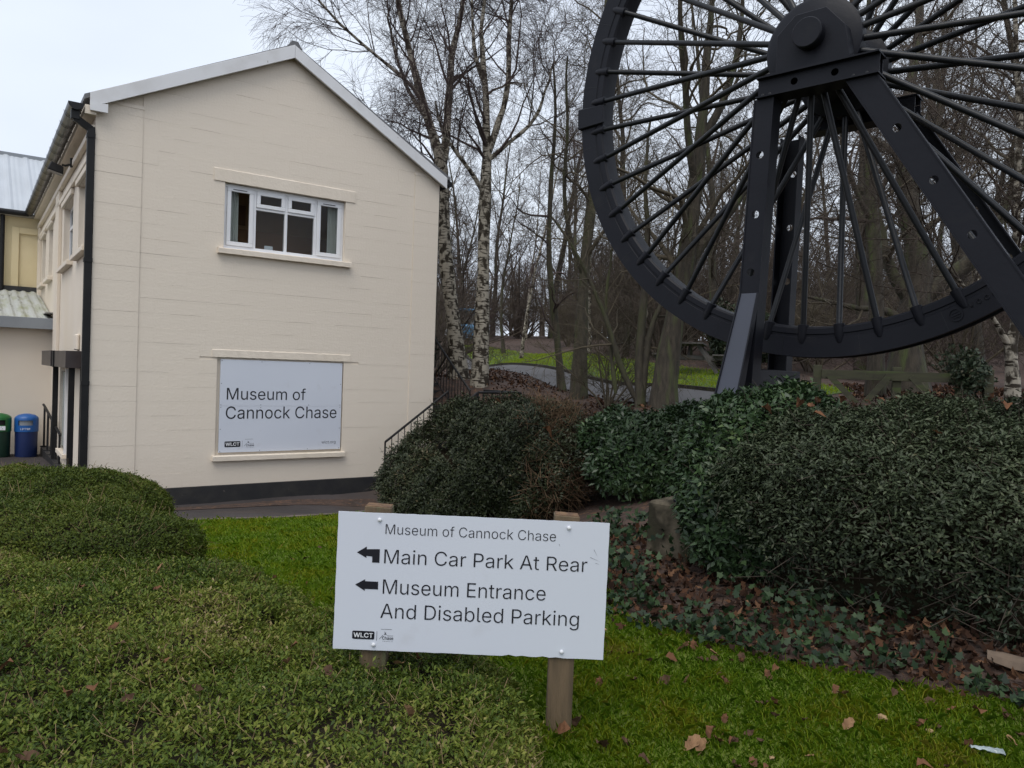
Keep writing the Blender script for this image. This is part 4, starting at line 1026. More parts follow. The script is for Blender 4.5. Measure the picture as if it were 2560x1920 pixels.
def blob_core(blobs, sc, material, name, parent, noise=.05):
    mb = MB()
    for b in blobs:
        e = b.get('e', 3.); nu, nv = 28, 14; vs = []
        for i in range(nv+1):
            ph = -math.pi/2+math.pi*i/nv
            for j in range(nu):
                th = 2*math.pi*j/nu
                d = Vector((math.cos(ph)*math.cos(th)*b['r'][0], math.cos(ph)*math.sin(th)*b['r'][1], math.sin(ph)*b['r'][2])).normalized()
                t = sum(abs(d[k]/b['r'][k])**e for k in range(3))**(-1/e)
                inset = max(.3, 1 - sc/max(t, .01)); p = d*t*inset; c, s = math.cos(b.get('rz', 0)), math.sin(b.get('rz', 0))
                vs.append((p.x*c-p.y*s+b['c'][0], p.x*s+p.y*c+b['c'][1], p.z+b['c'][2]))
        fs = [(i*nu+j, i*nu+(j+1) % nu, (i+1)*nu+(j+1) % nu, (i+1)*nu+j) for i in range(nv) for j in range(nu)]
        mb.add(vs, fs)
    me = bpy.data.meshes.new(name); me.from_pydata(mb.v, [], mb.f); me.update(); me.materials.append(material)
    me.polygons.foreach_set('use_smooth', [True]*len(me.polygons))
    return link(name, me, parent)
def sticks(P, D, L_, r0, r1, sides=3):
    """straight thin twigs from P along D"""
    n = len(P); ref = unit(np.cross(D, np.array([.3, .5, .8]))); u = np.cross(D, ref); V = []
    for k, (t, r) in enumerate(((0, r0), (1, r1))):
        for j in range(sides):
            a = 2*math.pi*j/sides; V.append(P + D*(L_*t)[:, None] + (ref*math.cos(a)+u*math.sin(a))*r)
    V = np.stack(V, 1).reshape(-1, 3); b = (np.arange(n)*sides*2)[:, None, None]
    q = np.array([[j, (j+1) % sides, sides+(j+1) % sides, sides+j] for j in range(sides)])[None]
    return V, (b+q).reshape(-1, 4)
def hedge(name, label, cat, blobs, material, dens, ln, wd, seed, noise=.06, nscale=2.2, depth=.1, spread=1.0, lift=.5, inset=.1, twigs=0, vfun=None, twmat='dead_twig', shape='rhomb', tl=(.06, .2), group=None, upb=0.0, thin=None):
    rg = np.random.default_rng(seed)
    x, y = blobs[0]['c'][:2]; root = empty(name, (x, y, H(x, y))); tag(root, label, cat, group)
    P, N = sample_blobs(blobs, dens, noise, nscale, seed)
    if thin: kp = rg.random(len(P)) < thin(P, N); P, N = P[kp], N[kp]
    V, F, v = leaves(P, N, ln, wd, rg, spread, lift, depth, shape, vfun, upb)
    o0 = np.array(root.location)
    fo = link('foliage', np_mesh('foliage', V-o0, F, material, v), root); fo['kind'] = 'stuff'
    co = blob_core(blobs, inset, M['core_shade'], 'shade_core', root); co.location = -root.location  # solid dark blob inside the leaves, its colour painted as interior shade
    if twigs:
        i = rg.choice(len(P), min(twigs, len(P)), replace=False)
        D = unit(N[i]*.7 + rg.normal(size=(len(i), 3))*.6)
        V, F = sticks(P[i]-N[i]*.05-o0, D, rg.uniform(tl[0], tl[1], len(i)), .0022, .0012)
        tw = link('twigs', np_mesh('twigs', V, F, M[twmat]), root); tw['kind'] = 'stuff'
    return root, P, N

def patchy(seed, sc=1.3):
    def f(p, n):
        rg = np.random.default_rng(seed+99)
        return np.clip(.44 + .26*wav(p, sc, seed) + .20*wav(p, sc*3.1, seed+2.) + rg.normal(0, .18, n), 0, 1)
    return f
# front box hedge: stepped rounded boxes, its edge running diagonally past the sign
C_B = [dict(c=(-1.75, 2.1, .0), r=(1.95, 1.45, .335), e=5.), dict(c=(-2.75, 3.70, .0), r=(1.6, 1.3, .36), e=5., rz=R(-6)), dict(c=(-4.3, 3.0, 0), r=(1.6, 2.2, .36), e=5.),
       dict(c=(-.93, 3.35, -.02), r=(.80, .95, .30), e=4., rz=R(-38)), dict(c=(-2.05, 4.40, -.02), r=(.62, .70, .37), e=3.5, rz=R(-20))]
hedge('box_hedge', 'broad clipped box hedge in front around the direction sign', 'hedge', C_B, M['privet'], 19500, .0235, .0098, 21, noise=.045, nscale=3.0, depth=.085, lift=.55, inset=.21, twigs=3600, vfun=patchy(1), tl=(.03, .10), thin=lambda P, N: np.clip(.75+.9*wav(P, 9., 2.)+.4*wav(P, 3.3, 7.), .25, 1))
hedge('box_mound', 'low clipped box mound behind the broad front hedge, nearer of two', 'hedge', [dict(c=(-4.15, 6.35, -.12), r=(1.55, .70, .50), e=3.2, rz=R(-4)), dict(c=(-5.2, 6.4, -.15), r=(1.6, .8, .52), e=3.)], M['privet_far'], 9000, .027, .012, 22, noise=.05, depth=.07, inset=.1, twigs=500, vfun=patchy(2))
hedge('box_mound', 'rounded clipped box mound beside the gable corner, farther of two', 'hedge', [dict(c=(-5.3, 8.75, -.32), r=(1.35, .95, .62), e=2.6), dict(c=(-6.9, 8.7, -.3), r=(1.4, .9, .5), e=2.6)], M['privet_far'], 7500, .030, .014, 23, noise=.05, depth=.07, inset=.1, twigs=300, vfun=patchy(3))
# dark shrub before the steps, thin and twiggy on one flank
Mb = [dict(c=(-.10, 9.35, .46), r=(.88, .90, .80), e=2.5), dict(c=(.42, 9.45, .48), r=(.72, .8, .76), e=2.4), dict(c=(-.70, 9.3, .20), r=(.80, .78, .64), e=2.5)]
mbush, Pm, Nm = hedge('dark_shrub', 'rounded dark green shrub with a bare twiggy flank beside the museum steps', 'shrub', Mb, M['shrub_olive'], 6800, .038, .017, 24, noise=.15, nscale=2.4, depth=.14, inset=.2, upb=.6, twigs=600, vfun=patchy(4), thin=lambda P, N: np.clip(1.1-1.1*(P[:, 0]-.1)/.7, .3, 1), twmat='twig')
sel = (Pm[:, 0] > .15) & (Nm[:, 1] < .2); rg = np.random.default_rng(3); pr_ = np.where(sel, np.clip((Pm[:, 0]-.05)/.6, 0, 1)*np.clip(.5+1.2*wav(Pm, 2.6, 3.), .05, 1), 0); i = rg.choice(len(Pm), 2000, p=pr_/pr_.sum())
V, F = sticks(Pm[i]-Nm[i]*.05, unit(Nm[i]*.35+rg.normal(size=(len(i), 3))*.9), rg.uniform(.08, .3, len(i)), .0045, .002)
dt = link('dead_twigs', np_mesh('dead_twigs', V-np.array(mbush.location), F, M['red_twig']), mbush); dt['kind'] = 'stuff'
hedge('laurel_bush', 'bright green laurel bush between the dark shrub and the concrete footing', 'shrub', [dict(c=(1.55, 9.0, .66), r=(.72, .62, .52), e=2.6), dict(c=(2.15, 8.8, .60), r=(.55, .6, .60), e=2.5)], M['laurel'], 3300, .070, .028, 25, noise=.13, depth=.16, inset=.24, upb=.5, twigs=200, vfun=patchy(5), twmat='twig')
# the big hedge under the wheel
RZ = R(-33)
Rb = [dict(c=(2.85, 5.40, .80), r=(1.52, .84, .64), e=2.5, rz=RZ), dict(c=(4.35, 4.60, .82), r=(1.5, 1.0, .66), e=2.5, rz=RZ), dict(c=(3.9, 5.7, .78), r=(1.7, .8, .70), e=2.6, rz=RZ), dict(c=(5.6, 4.6, .8), r=(1.4, 1.2, .70), e=2.6, rz=RZ)]
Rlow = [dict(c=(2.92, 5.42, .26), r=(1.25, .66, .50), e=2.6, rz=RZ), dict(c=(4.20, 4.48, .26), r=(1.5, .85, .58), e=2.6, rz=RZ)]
def rv(p, n):
    rg = np.random.default_rng(31); return np.clip(.40 + .15*wav(p, 1.6, 1.) + .12*wav(p, 4., 2.) + rg.normal(0, .17, n), 0, 1)
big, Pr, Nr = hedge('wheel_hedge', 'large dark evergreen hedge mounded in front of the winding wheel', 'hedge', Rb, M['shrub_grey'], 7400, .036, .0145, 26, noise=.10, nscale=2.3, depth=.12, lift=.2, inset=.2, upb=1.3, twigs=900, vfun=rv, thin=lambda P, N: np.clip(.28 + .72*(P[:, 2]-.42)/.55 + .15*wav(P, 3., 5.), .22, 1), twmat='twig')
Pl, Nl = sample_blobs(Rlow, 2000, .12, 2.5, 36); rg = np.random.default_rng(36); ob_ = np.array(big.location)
V, F, v = leaves(Pl, Nl, .038, .016, rg, 1., .3, .2); fo = link('lower_foliage', np_mesh('lower_foliage', V-ob_, F, M['shrub_dark'], v), big); fo['kind'] = 'stuff'  # darker leaves than above: shade of the lower half put into their colour
co = blob_core(Rlow, .12, M['core_shade'], 'lower_shade_core', big); co.location = -big.location  # solid dark core, painted as the shade under the overhang
i = rg.choice(len(Pl), 900); V, F = sticks(Pl[i]-Nl[i]*.05-ob_, unit(Nl[i]*.5+rg.normal(size=(900, 3))*.6+np.array([0, 0, .5])), rg.uniform(.1, .4, 900), .004, .0018)
fo = link('lower_twigs', np_mesh('lower_twigs', V, F, M['twig']), big); fo['kind'] = 'stuff'
hedge('laurel_bush', 'bright laurel clump rising at the end of the large hedge by the wheel leg', 'shrub', [dict(c=(1.78, 5.86, .80), r=(.42, .36, .72), e=2.5), dict(c=(2.2, 5.95, .98), r=(.5, .33, .56), e=2.5)], M['laurel'], 4600, .062, .026, 27, noise=.08, depth=.13, inset=.18, upb=.6, twigs=80, vfun=patchy(7), twmat='twig')

# ------------------------------------------------------------------ lawn blades
def blades(n_near, poly, ymax, seed, name, hgt, label, avoid=None, box=None):
    rg = np.random.default_rng(seed); x0, x1, y0, y1 = box
    P = np.c_[rg.uniform(x0, x1, n_near), rg.uniform(y0, y1, n_near)]
    # thin out with distance
    d = np.hypot(P[:, 0], P[:, 1]); kp = rg.random(len(P)) < np.clip((3.2/np.maximum(d, .5))**1.5, .05, 1)
    P = P[kp]; kp = in_poly(P[:, 0], P[:, 1], poly)
    if avoid: kp &= ~in_poly(P[:, 0], P[:, 1], avoid)
    P = P[kp]; Z = H(P[:, 0], P[:, 1]); P = np.c_[P, Z+.008]; P = P[frame_mask(P, .3)]
    n = len(P); d = np.hypot(P[:, 0], P[:, 1]); big_ = np.clip(d/3.2, 1, 3.2)
    pat = wav(P, 1.7, 4.)*.5 + wav(P, 4.3, 1.)*.5
    a = rg.uniform(0, 2*math.pi, n); lean = rg.uniform(.15, 1.0, n)
    hh = hgt*(rg.uniform(.4, 1.15, n) + .9*(rg.random(n) > .93))*(1+.35*pat)*np.clip(big_, 1, 1.25); w_ = rg.uniform(.0009, .0018, n)*big_
    dx = np.c_[np.cos(a), np.sin(a), np.zeros(n)]; sd_ = np.c_[-np.sin(a), np.cos(a), np.zeros(n)]
    up_ = np.array([0, 0, 1.])
    mid = P + up_*(hh*.6)[:, None] + dx*(hh*lean*.35)[:, None]; tip = P + up_*(hh*(1-.35*lean))[:, None] + dx*(hh*lean)[:, None]
    V = np.stack([P-sd_*w_[:, None], P+sd_*w_[:, None], mid+sd_*(w_*.7)[:, None], tip, mid-sd_*(w_*.7)[:, None]], 1).reshape(-1, 3)
    F = np.arange(n*5).reshape(n, 5)
    v = np.clip(.45 + .5*pat + rg.normal(0, .15, n), 0, 1)
    o = link(name, np_mesh(name, V, F, M['grassblade'], np.repeat(v, 5))); tag(o, label, 'grass', kind='stuff'); return n
print('blades', blades(1450000, LAWN, 12, 5, 'lawn_grass', .032, 'short mossy green lawn grass round the sign and path', HEDGE_C, (-4.5, 5.5, 1.6, 11.5)))
def verge_blades():
    rg = np.random.default_rng(8); poly = ROAD_FAR + [(6.2,13.8),(6.4,15),(6.0,17.5),(5.2,19.8),(4.2,21.5),(1.7,29),(-.2,35),(-2.3,43)]
    P = np.c_[rg.uniform(-4, 7, 90000), rg.uniform(13, 43, 90000)]; P = P[in_poly(P[:, 0], P[:, 1], poly)]; n = len(P)
    P = np.c_[P, H(P[:, 0], P[:, 1])]; a = rg.uniform(0, 6.28, n); sd_ = np.c_[np.cos(a), np.sin(a), np.zeros(n)]*.012
    V = np.stack([P-sd_, P+sd_, P+np.c_[rg.normal(0, .03, (n, 2)), rg.uniform(.04, .09, n)]], 1).reshape(-1, 3)
    o = link('verge_grass', np_mesh('verge_grass', V, np.arange(n*3).reshape(n, 3), M['grassblade'], np.repeat(np.clip(rg.normal(.6, .15, n), 0, 1), 3))); tag(o, 'mown green grass on the verge beyond the road', 'grass', kind='stuff')
verge_blades()
# ------------------------------------------------------------------ leaf litter and ivy along the hedge foot
LITTER = [(.72,5.0),(1.62,4.38),(2.62,3.86),(4.2,2.75),(5.5,2.0),(5.6,4.5),(3.0,6.0),(1.6,6.6),(1.0,7.6),(.75,7.2),(.6,6.0)]
def litter(n, poly, box, name, label, ln, seed):
    rg = np.random.default_rng(seed); P = np.c_[rg.uniform(box[0], box[1], n), rg.uniform(box[2], box[3], n)]
    e = rg.normal(0, .10, (n, 2)); P = P[in_poly(P[:, 0]+e[:, 0], P[:, 1]+e[:, 1], poly)]; n = len(P)
    P = np.c_[P, H(P[:, 0], P[:, 1]) + .012 + rg.random(n)*.03]; N = unit(rg.normal(0, .42, (n, 3)) + np.array([0, 0, 1.]))
    V, F, v = leaves(P, N, ln, ln*.72, rg, spread=1., lift=.12, depth=.0, shape='ivy')
    o = link(name, np_mesh(name, V, F, M['deadleaf'], v)); tag(o, label, 'leaf litter', kind='stuff')
litter(15000, LITTER, (.5, 5.6, 2.0, 7.6), 'leaf_litter', 'brown dead leaves lying along the foot of the large hedge', .062, 41)
litter(16000, [(-2.2,16.8),(-1.9,30),(.9,18),(2.7,13.4),(4.6,11.2),(6,10),(5,8.5),(3,8.6),(2.4,11),(1.2,12),(.4,12.8),(.6,14.5),(-.4,16)], (-2.5, 6, 8, 30), 'bank_litter', 'brown dead leaves covering the bank below the road', .075, 42)
litter(9000, [(4.5,10.5),(12,9),(14,16),(6.5,15.5),(6.2,13.5)], (4.5, 14, 9, 16), 'wood_litter', 'brown dead leaves on the ground by the timber gate', .08, 43)
def ivy():
    rg = np.random.default_rng(44); n = 14000; P = np.c_[rg.uniform(.6, 5.2, n), rg.uniform(2.2, 7.4, n)]
    k = wav(np.c_[P, np.zeros(n)], 1.5, 2.) + .35*wav(np.c_[P, np.zeros(n)], 5., 1.)
    kp = in_poly(P[:, 0], P[:, 1]+.12, LITTER) & (k + rg.normal(0, .18, n) > -.25 + .30*(P[:, 0] > 1.9) + .25*(P[:, 0] > 2.6)); P = P[kp]; n = len(P)
    front = np.clip((P[:, 1]-(5.15-.62*(P[:, 0]-.7)))/1.0, 0, 1)
    P = np.c_[P, H(P[:, 0], P[:, 1]) + .03 + rg.random(n)*(.05+.20*front)]; N = unit(rg.normal(0, .45, (n, 3)) + np.array([-.1, -.55, 1.]))
    V, F, v = leaves(P, N, .047, .050, rg, spread=1., lift=.1, depth=.0, shape='ivy')
    o = link('ground_ivy', np_mesh('ground_ivy', V, F, M['ivy'], v)); tag(o, 'dark green ivy leaves spreading at the foot of the large hedge', 'ivy', kind='stuff')
ivy()
# ------------------------------------------------------------------ single fallen leaves
def leaf_mesh(name, seed, material, L_=.09, W_=.065):
    rg = random.Random(seed); n = 7; vs, fs = [], []
    for i in range(n+1):
        t = i/n; w_ = W_*.5*(math.sin(math.pi*min(1, t*1.05+.03))**.7)*(.88 + .26*((i+seed) % 2)) if 0 < i < n else .003
        curl = .45*W_*math.sin(t*3.1+seed)+rg.uniform(-.004, .004)
        vs += [(t*L_-L_/2, -w_, curl + w_*.5 + rg.uniform(-.004, .006)), (t*L_-L_/2, 0, curl), (t*L_-L_/2, w_, curl + w_*.6 + rg.uniform(-.004, .006))]
    for i in range(n):
        a = i*3; fs += [(a, a+3, a+4, a+1), (a+1, a+4, a+5, a+2)]
    st = len(vs); vs += [(-L_/2, -.0015, 0), (-L_/2, .0015, 0), (-L_*.85, 0, .008)]; fs.append((st, st+1, st+2))
    me = bpy.data.meshes.new(name); me.from_pydata(vs, [], fs); me.update(); me.materials.append(material); return me
LV = [leaf_mesh('fallen_leaf', 1, M['fallen_a']), leaf_mesh('fallen_leaf', 2, M['fallen_b']), leaf_mesh('fallen_leaf', 3, M['fallen_c']), leaf_mesh('fallen_leaf', 4, M['fallen_a'], .075, .06), leaf_mesh('fallen_leaf', 5, M['fallen_c'], .085, .07)]
rl_ = random.Random(17)
def drop(x, y, z, s, label, grp, which=None):
    o = link('fallen_leaf', LV[which if which is not None else rl_.randrange(len(LV))], None, (x, y, z), (rl_.uniform(-.5, .5), rl_.uniform(-.45, .45), rl_.uniform(0, 6.28))); o.scale = (s,)*3
    tag(o, label, 'fallen leaf', grp)
cnt = 0
while cnt < 135:
    y = 2.6 + 3.0*rl_.random()**1.3; x = rl_.uniform(.25, 3.6)
    if in_poly(np.array([x]), np.array([y]), LAWN)[0] and not in_poly(np.array([x]), np.array([y]), HEDGE_C)[0]:
        drop(x, y, H(x, y)+.044, rl_.uniform(.38, .9), 'dry brown leaf lying on the front lawn beside the sign', 'fallen leaves on the front lawn'); cnt += 1
for k_ in range(14):
    x, y = rl_.uniform(-2.2, -.6), rl_.uniform(5.6, 8.6); drop(x, y, H(x, y)+.036, rl_.uniform(.4, .7), 'small brown leaf on the lawn between the box hedge and the path', 'fallen leaves on the lawn near the path')
deps = bpy.context.evaluated_depsgraph_get()
def on_top(blobs, x, y):
    zs = [z for z in np.arange(1.8, -.3, -.01) if min(blob_eval(b, np.array([[x, y, z]]))[0] for b in blobs) < 1]
    return zs[0] if zs else None
k_ = 0
while k_ < 26:
    x, y = rl_.uniform(-2.6, .1), rl_.uniform(2.3, 5.1); z = on_top(C_B, x, y)
    if z and z > .2: drop(x, y, z+.03, rl_.uniform(.45, .8), 'dry brown leaf caught on top of the front box hedge', 'fallen leaves on the box hedge'); k_ += 1
k_ = 0
while k_ < 16:
    x, y = rl_.uniform(1.7, 4.2), rl_.uniform(4.2, 6.0); z = on_top(Rb, x, y)
    if z and z > .9: drop(x, y, z+.07, rl_.uniform(.6, 1.0), 'dry brown leaf caught on the large hedge under the wheel', 'fallen leaves on the large hedge', rl_.choice([0, 1, 3])); k_ += 1
for (x, y, z, s) in ((.05, 8.62, 1.05, 1.3), (.42, 8.62, .92, 1.6), (-.15, 8.7, 1.25, .9), (.3, 8.6, .5, 1.1)): drop(x, y, z, s, 'orange brown leaf caught in the dark shrub by the steps', 'fallen leaves in the dark shrub', 0)
# bits on the lawn
def chip(x, y, s, seed, label, grp=None):
    rg = random.Random(seed); mb = MB(); n = 9; vs = []
    for i, zz in enumerate((0, .4, .8, 1.0)):
        q = (1, 1.05, .8, .35)[i]
        for j in range(n): a = 2*math.pi*j/n; vs.append((q*s*(1+rg.uniform(-.25, .25))*math.cos(a), q*s*.6*(1+rg.uniform(-.25, .25))*math.sin(a), zz*s*.55+rg.uniform(-.003, .003)))
    fs = [(i*n+j, i*n+(j+1) % n, (i+1)*n+(j+1) % n, (i+1)*n+j) for i in range(3) for j in range(n)] + [tuple(3*n+j for j in range(n))]
    mb.add(vs, fs); o = mb.build('wood_chip', M['woodchip'], None, loc=(x, y, H(x, y)+.028), rot=(0, 0, rg.uniform(0, 6)), smooth=True); tag(o, label, 'wood chip', grp)
for i, (x, y, s) in enumerate([(1.82, 3.62, .030), (1.98, 3.5, .018), (1.72, 3.9, .02), (1.72, 2.86, .022), (1.15, 3.2, .016), (2.2, 3.1, .02), (.62, 4.75, .022), (2.5, 2.75, .018)]):
    chip(x, y, s, i, 'pale wood chip lying in the grass in front of the large hedge', 'wood chips on the lawn')
def bark_piece():
    mb = MB(); vs = []; n = 8; rg = random.Random(2)
    for i in range(n+1):
        t = i/n; w_ = .075*math.sin(math.pi*(.12+.76*t))+rg.uniform(-.008, .008)
        for j in range(5): a = (j/4-.5)*2; vs.append((t*.32-.16, w_*a, .035*(1-a*a)+rg.uniform(-.004, .004)))
    fs = [(i*5+j, i*5+j+1, (i+1)*5+j+1, (i+1)*5+j) for i in range(n) for j in range(4)]
    mb.add(vs, fs); o = mb.build('bark_piece', M['barkchip'], None, loc=(2.86, 4.2, H(2.86, 4.2)+.05), rot=(.25, .1, -.45)); o.modifiers.new('thickness', 'SOLIDIFY').thickness = .008
    tag(o, 'long pale piece of bark lying under the large hedge', 'bark')
bark_piece()
def wrapper():
    mb = MB(); rg = random.Random(9); vs = []; n = 12
    for i in range(n+1):
        t = i/n; w_ = .010+.014*t
        for j in range(6): a = math.pi*2*j/6; vs.append((t*.13-.065, w_*math.cos(a)*(1+rg.uniform(-.3, .3)), .014+.4*w_*math.sin(a)+rg.uniform(-.003, .003)))
    fs = [(i*6+j, i*6+(j+1) % 6, (i+1)*6+(j+1) % 6, (i+1)*6+j) for i in range(n) for j in range(6)]
    x, y = 2.12, 3.30
    mb.add(vs, fs); o = mb.build('plastic_wrapper', M['plastic'], None, loc=(x, y, H(x, y)+.034), rot=(0, .05, -.25)); tag(o, 'crushed clear plastic wrapper lying on the lawn', 'litter')
wrapper()
# ------------------------------------------------------------------ bare trees
def tubes(P, Rr, sides):
    """n tapered tubes: P (n,k,3), Rr (n,k)"""
    n, k, _ = P.shape
    T = np.empty_like(P); T[:, 1:-1] = P[:, 2:]-P[:, :-2]; T[:, 0] = P[:, 1]-P[:, 0]; T[:, -1] = P[:, -1]-P[:, -2]; T = unit(T)
    ref = unit(np.cross(T[:, 0], np.array([.37, .61, -.7])))[:, None, :]
    U = unit(ref - T*(T*ref).sum(-1, keepdims=True)); W_ = np.cross(T, U)
    a = 2*np.pi*np.arange(sides)/sides
    V = P[:, :, None, :] + (U[:, :, None, :]*np.cos(a)[None, None, :, None] + W_[:, :, None, :]*np.sin(a)[None, None, :, None])*Rr[:, :, None, None]
    j = np.arange(sides); q = np.stack([j, (j+1) % sides, sides+(j+1) % sides, sides+j], 1)
    q = (q[None] + (np.arange(k-1)*sides)[:, None, None]).reshape(-1, 4)
    F = (q[None] + (np.arange(n)*k*sides)[:, None, None]).reshape(-1, 4)
    return V.reshape(-1, 3), F
def resample(P, k):
    P = np.asarray(P, float); n = len(P); u = np.linspace(0, n-1, k)
    out = np.empty((k, 4))                     # Catmull-Rom through the given points
    for a, t in enumerate(u):
        i = min(int(t), n-2); f = t-i; p0, p1, p2, p3 = P[max(i-1, 0)], P[i], P[i+1], P[min(i+2, n-1)]
        out[a] = .5*((2*p1)+(-p0+p2)*f+(2*p0-5*p1+4*p2-p3)*f*f+(-p0+3*p1-3*p2+p3)*f**3)
    return out
def sprout(P, Rr, m, u0, u1, lmin, lmax, k, ang, wander, trop, rg, rratio=.55, rmin=.003, rmax=9, taper=.25):
    """m children on every polyline"""
    n, kk, _ = P.shape; N = n*m; par = np.repeat(np.arange(n), m)
    u = rg.uniform(u0, u1, N)*(kk-1); i = np.minimum(u.astype(int), kk-2); f = (u-i)[:, None]
    s = P[par, i]*(1-f)+P[par, i+1]*f; r0 = np.clip((Rr[par, i]*(1-f[:, 0])+Rr[par, i+1]*f[:, 0])*rratio*rg.uniform(.7, 1.1, N), rmin, rmax)
    t = unit(P[par, i+1]-P[par, i]); side_ = unit(np.cross(t, rg.normal(size=(N, 3))))
    a = np.radians(rg.uniform(ang[0], ang[1], N))[:, None]; d = unit(t*np.cos(a)+side_*np.sin(a))
    L_ = (rg.uniform(lmin, lmax, N)*(1-.45*u/(kk-1)))/(k-1); Q = np.empty((N, k, 3)); Q[:, 0] = s
    for j in range(1, k):
        d = unit(d + rg.normal(0, wander, (N, 3)) + np.array([0, 0, trop])); Q[:, j] = Q[:, j-1] + d*L_[:, None]
    rr_ = r0[:, None]*(1-(1-taper)*np.linspace(0, 1, k))[None, :]
    return Q, np.maximum(rr_, rmin*.6)
def crown_levels(P, Rr, spec, rg):
    """spec: list of dicts for sprout; returns (V,F)"""
    Vs, Fs, b = [], [], 0; cur = (P, Rr); allp = [cur]
    for sp in spec:
        sides = sp.pop('sides', 3); src = sp.pop('src', -1)
        Q, q = sprout(allp[src][0], allp[src][1], rg=rg, **sp); allp.append((Q, q))
        V, F = tubes(Q, q, sides); Vs.append(V); Fs.append(F+b); b += len(V); sp['sides'] = sides
    return np.concatenate(Vs), np.concatenate(Fs)
def hero(name, label, lines, bark, twigm, seed, style, depthw=1.0, limb_bark=None, dens=1.0):
    rg = np.random.default_rng(seed); K_ = 14; Ps, Rs = [], []
    for li, l in enumerate(lines):
        q = resample(l, K_)
        if li: q[0, 3] *= .7
        if li: q[:, 1] += np.linspace(0, 1, K_)**1.2*rg.uniform(-depthw, depthw)*1.4
        q[:, :3] += np.c_[rg.normal(0, .012, (K_, 2)), np.zeros(K_)]*np.linspace(0, 1, K_)[:, None]
        if li == 0:
            q[0, 3] *= 1.45; q[1, 3] *= 1.08; g_ = H(q[0, 0], q[0, 1]); q[0, 2] = min(q[0, 2], g_-.15)
        Ps.append(q[:, :3]); Rs.append(q[:, 3])
    base = Ps[0][0]; root = empty(name, (base[0], base[1], H(base[0], base[1]))); tag(root, label, 'tree'); o0 = np.array(root.location)
    for li, (p, r) in enumerate(zip(Ps, Rs)):
        V, F = tubes(p[None]-o0, r[None]*(1+.06*rg.normal(size=(1, K_))), 12 if li == 0 else 8)
        link('trunk' if li == 0 else 'limb', np_mesh('trunk', V, F, bark if li == 0 else (limb_bark or bark), smooth=True), root)
    P, Rr = np.stack(Ps), np.stack(Rs)
    if style == 'birch':
        up_, rest = P[:, 5:], Rr[:, 5:]
        spec = [dict(m=13, u0=.05, u1=.98, lmin=1.2, lmax=2.6, k=7, ang=(25, 60), wander=.16, trop=.08, rratio=.45, rmin=.010, rmax=.035, sides=5),
                dict(m=8, u0=.2, u1=1, lmin=.7, lmax=1.4, k=6, ang=(25, 60), wander=.16, trop=-.04, rratio=.5, rmin=.005, rmax=.012, sides=3),
                dict(m=11, u0=.15, u1=1, lmin=.4, lmax=1.0, k=5, ang=(20, 60), wander=.14, trop=-.16, rratio=.55, rmin=.0030, rmax=.005, sides=3)]
    elif style == 'stems':
        up_, rest = P[:, 3:], Rr[:, 3:]
        spec = [dict(m=12, u0=.0, u1=.98, lmin=.8, lmax=2.0, k=7, ang=(30, 80), wander=.22, trop=.02, rratio=.5, rmin=.008, rmax=.03, sides=4),
                dict(m=7, u0=.2, u1=1, lmin=.5, lmax=1.1, k=5, ang=(30, 70), wander=.22, trop=.02, rratio=.5, rmin=.005, sides=3),
                dict(m=6, u0=.2, u1=1, lmin=.25, lmax=.6, k=4, ang=(25, 65), wander=.22, trop=.02, rratio=.55, rmin=.003, sides=3)]
    else:
        up_, rest = P[:, 4:], Rr[:, 4:]
        spec = [dict(m=9, u0=.0, u1=.98, lmin=1.4, lmax=3.2, k=8, ang=(30, 75), wander=.24, trop=.05, rratio=.48, rmin=.012, rmax=.055, sides=5),
                dict(m=8, u0=.15, u1=1, lmin=.8, lmax=1.7, k=6, ang=(30, 70), wander=.26, trop=.03, rratio=.5, rmin=.006, rmax=.02, sides=3),
                dict(m=6, u0=.15, u1=1, lmin=.35, lmax=.85, k=5, ang=(25, 65), wander=.24, trop=.04, rratio=.55, rmin=.0034, rmax=.007, sides=3)]
    for sp in spec: sp['m'] = max(3, round(sp['m']*dens))
    V, F = crown_levels(up_, rest, spec, rg)
    link('crown', np_mesh('crown', V-o0, F, twigm), root)
    return root
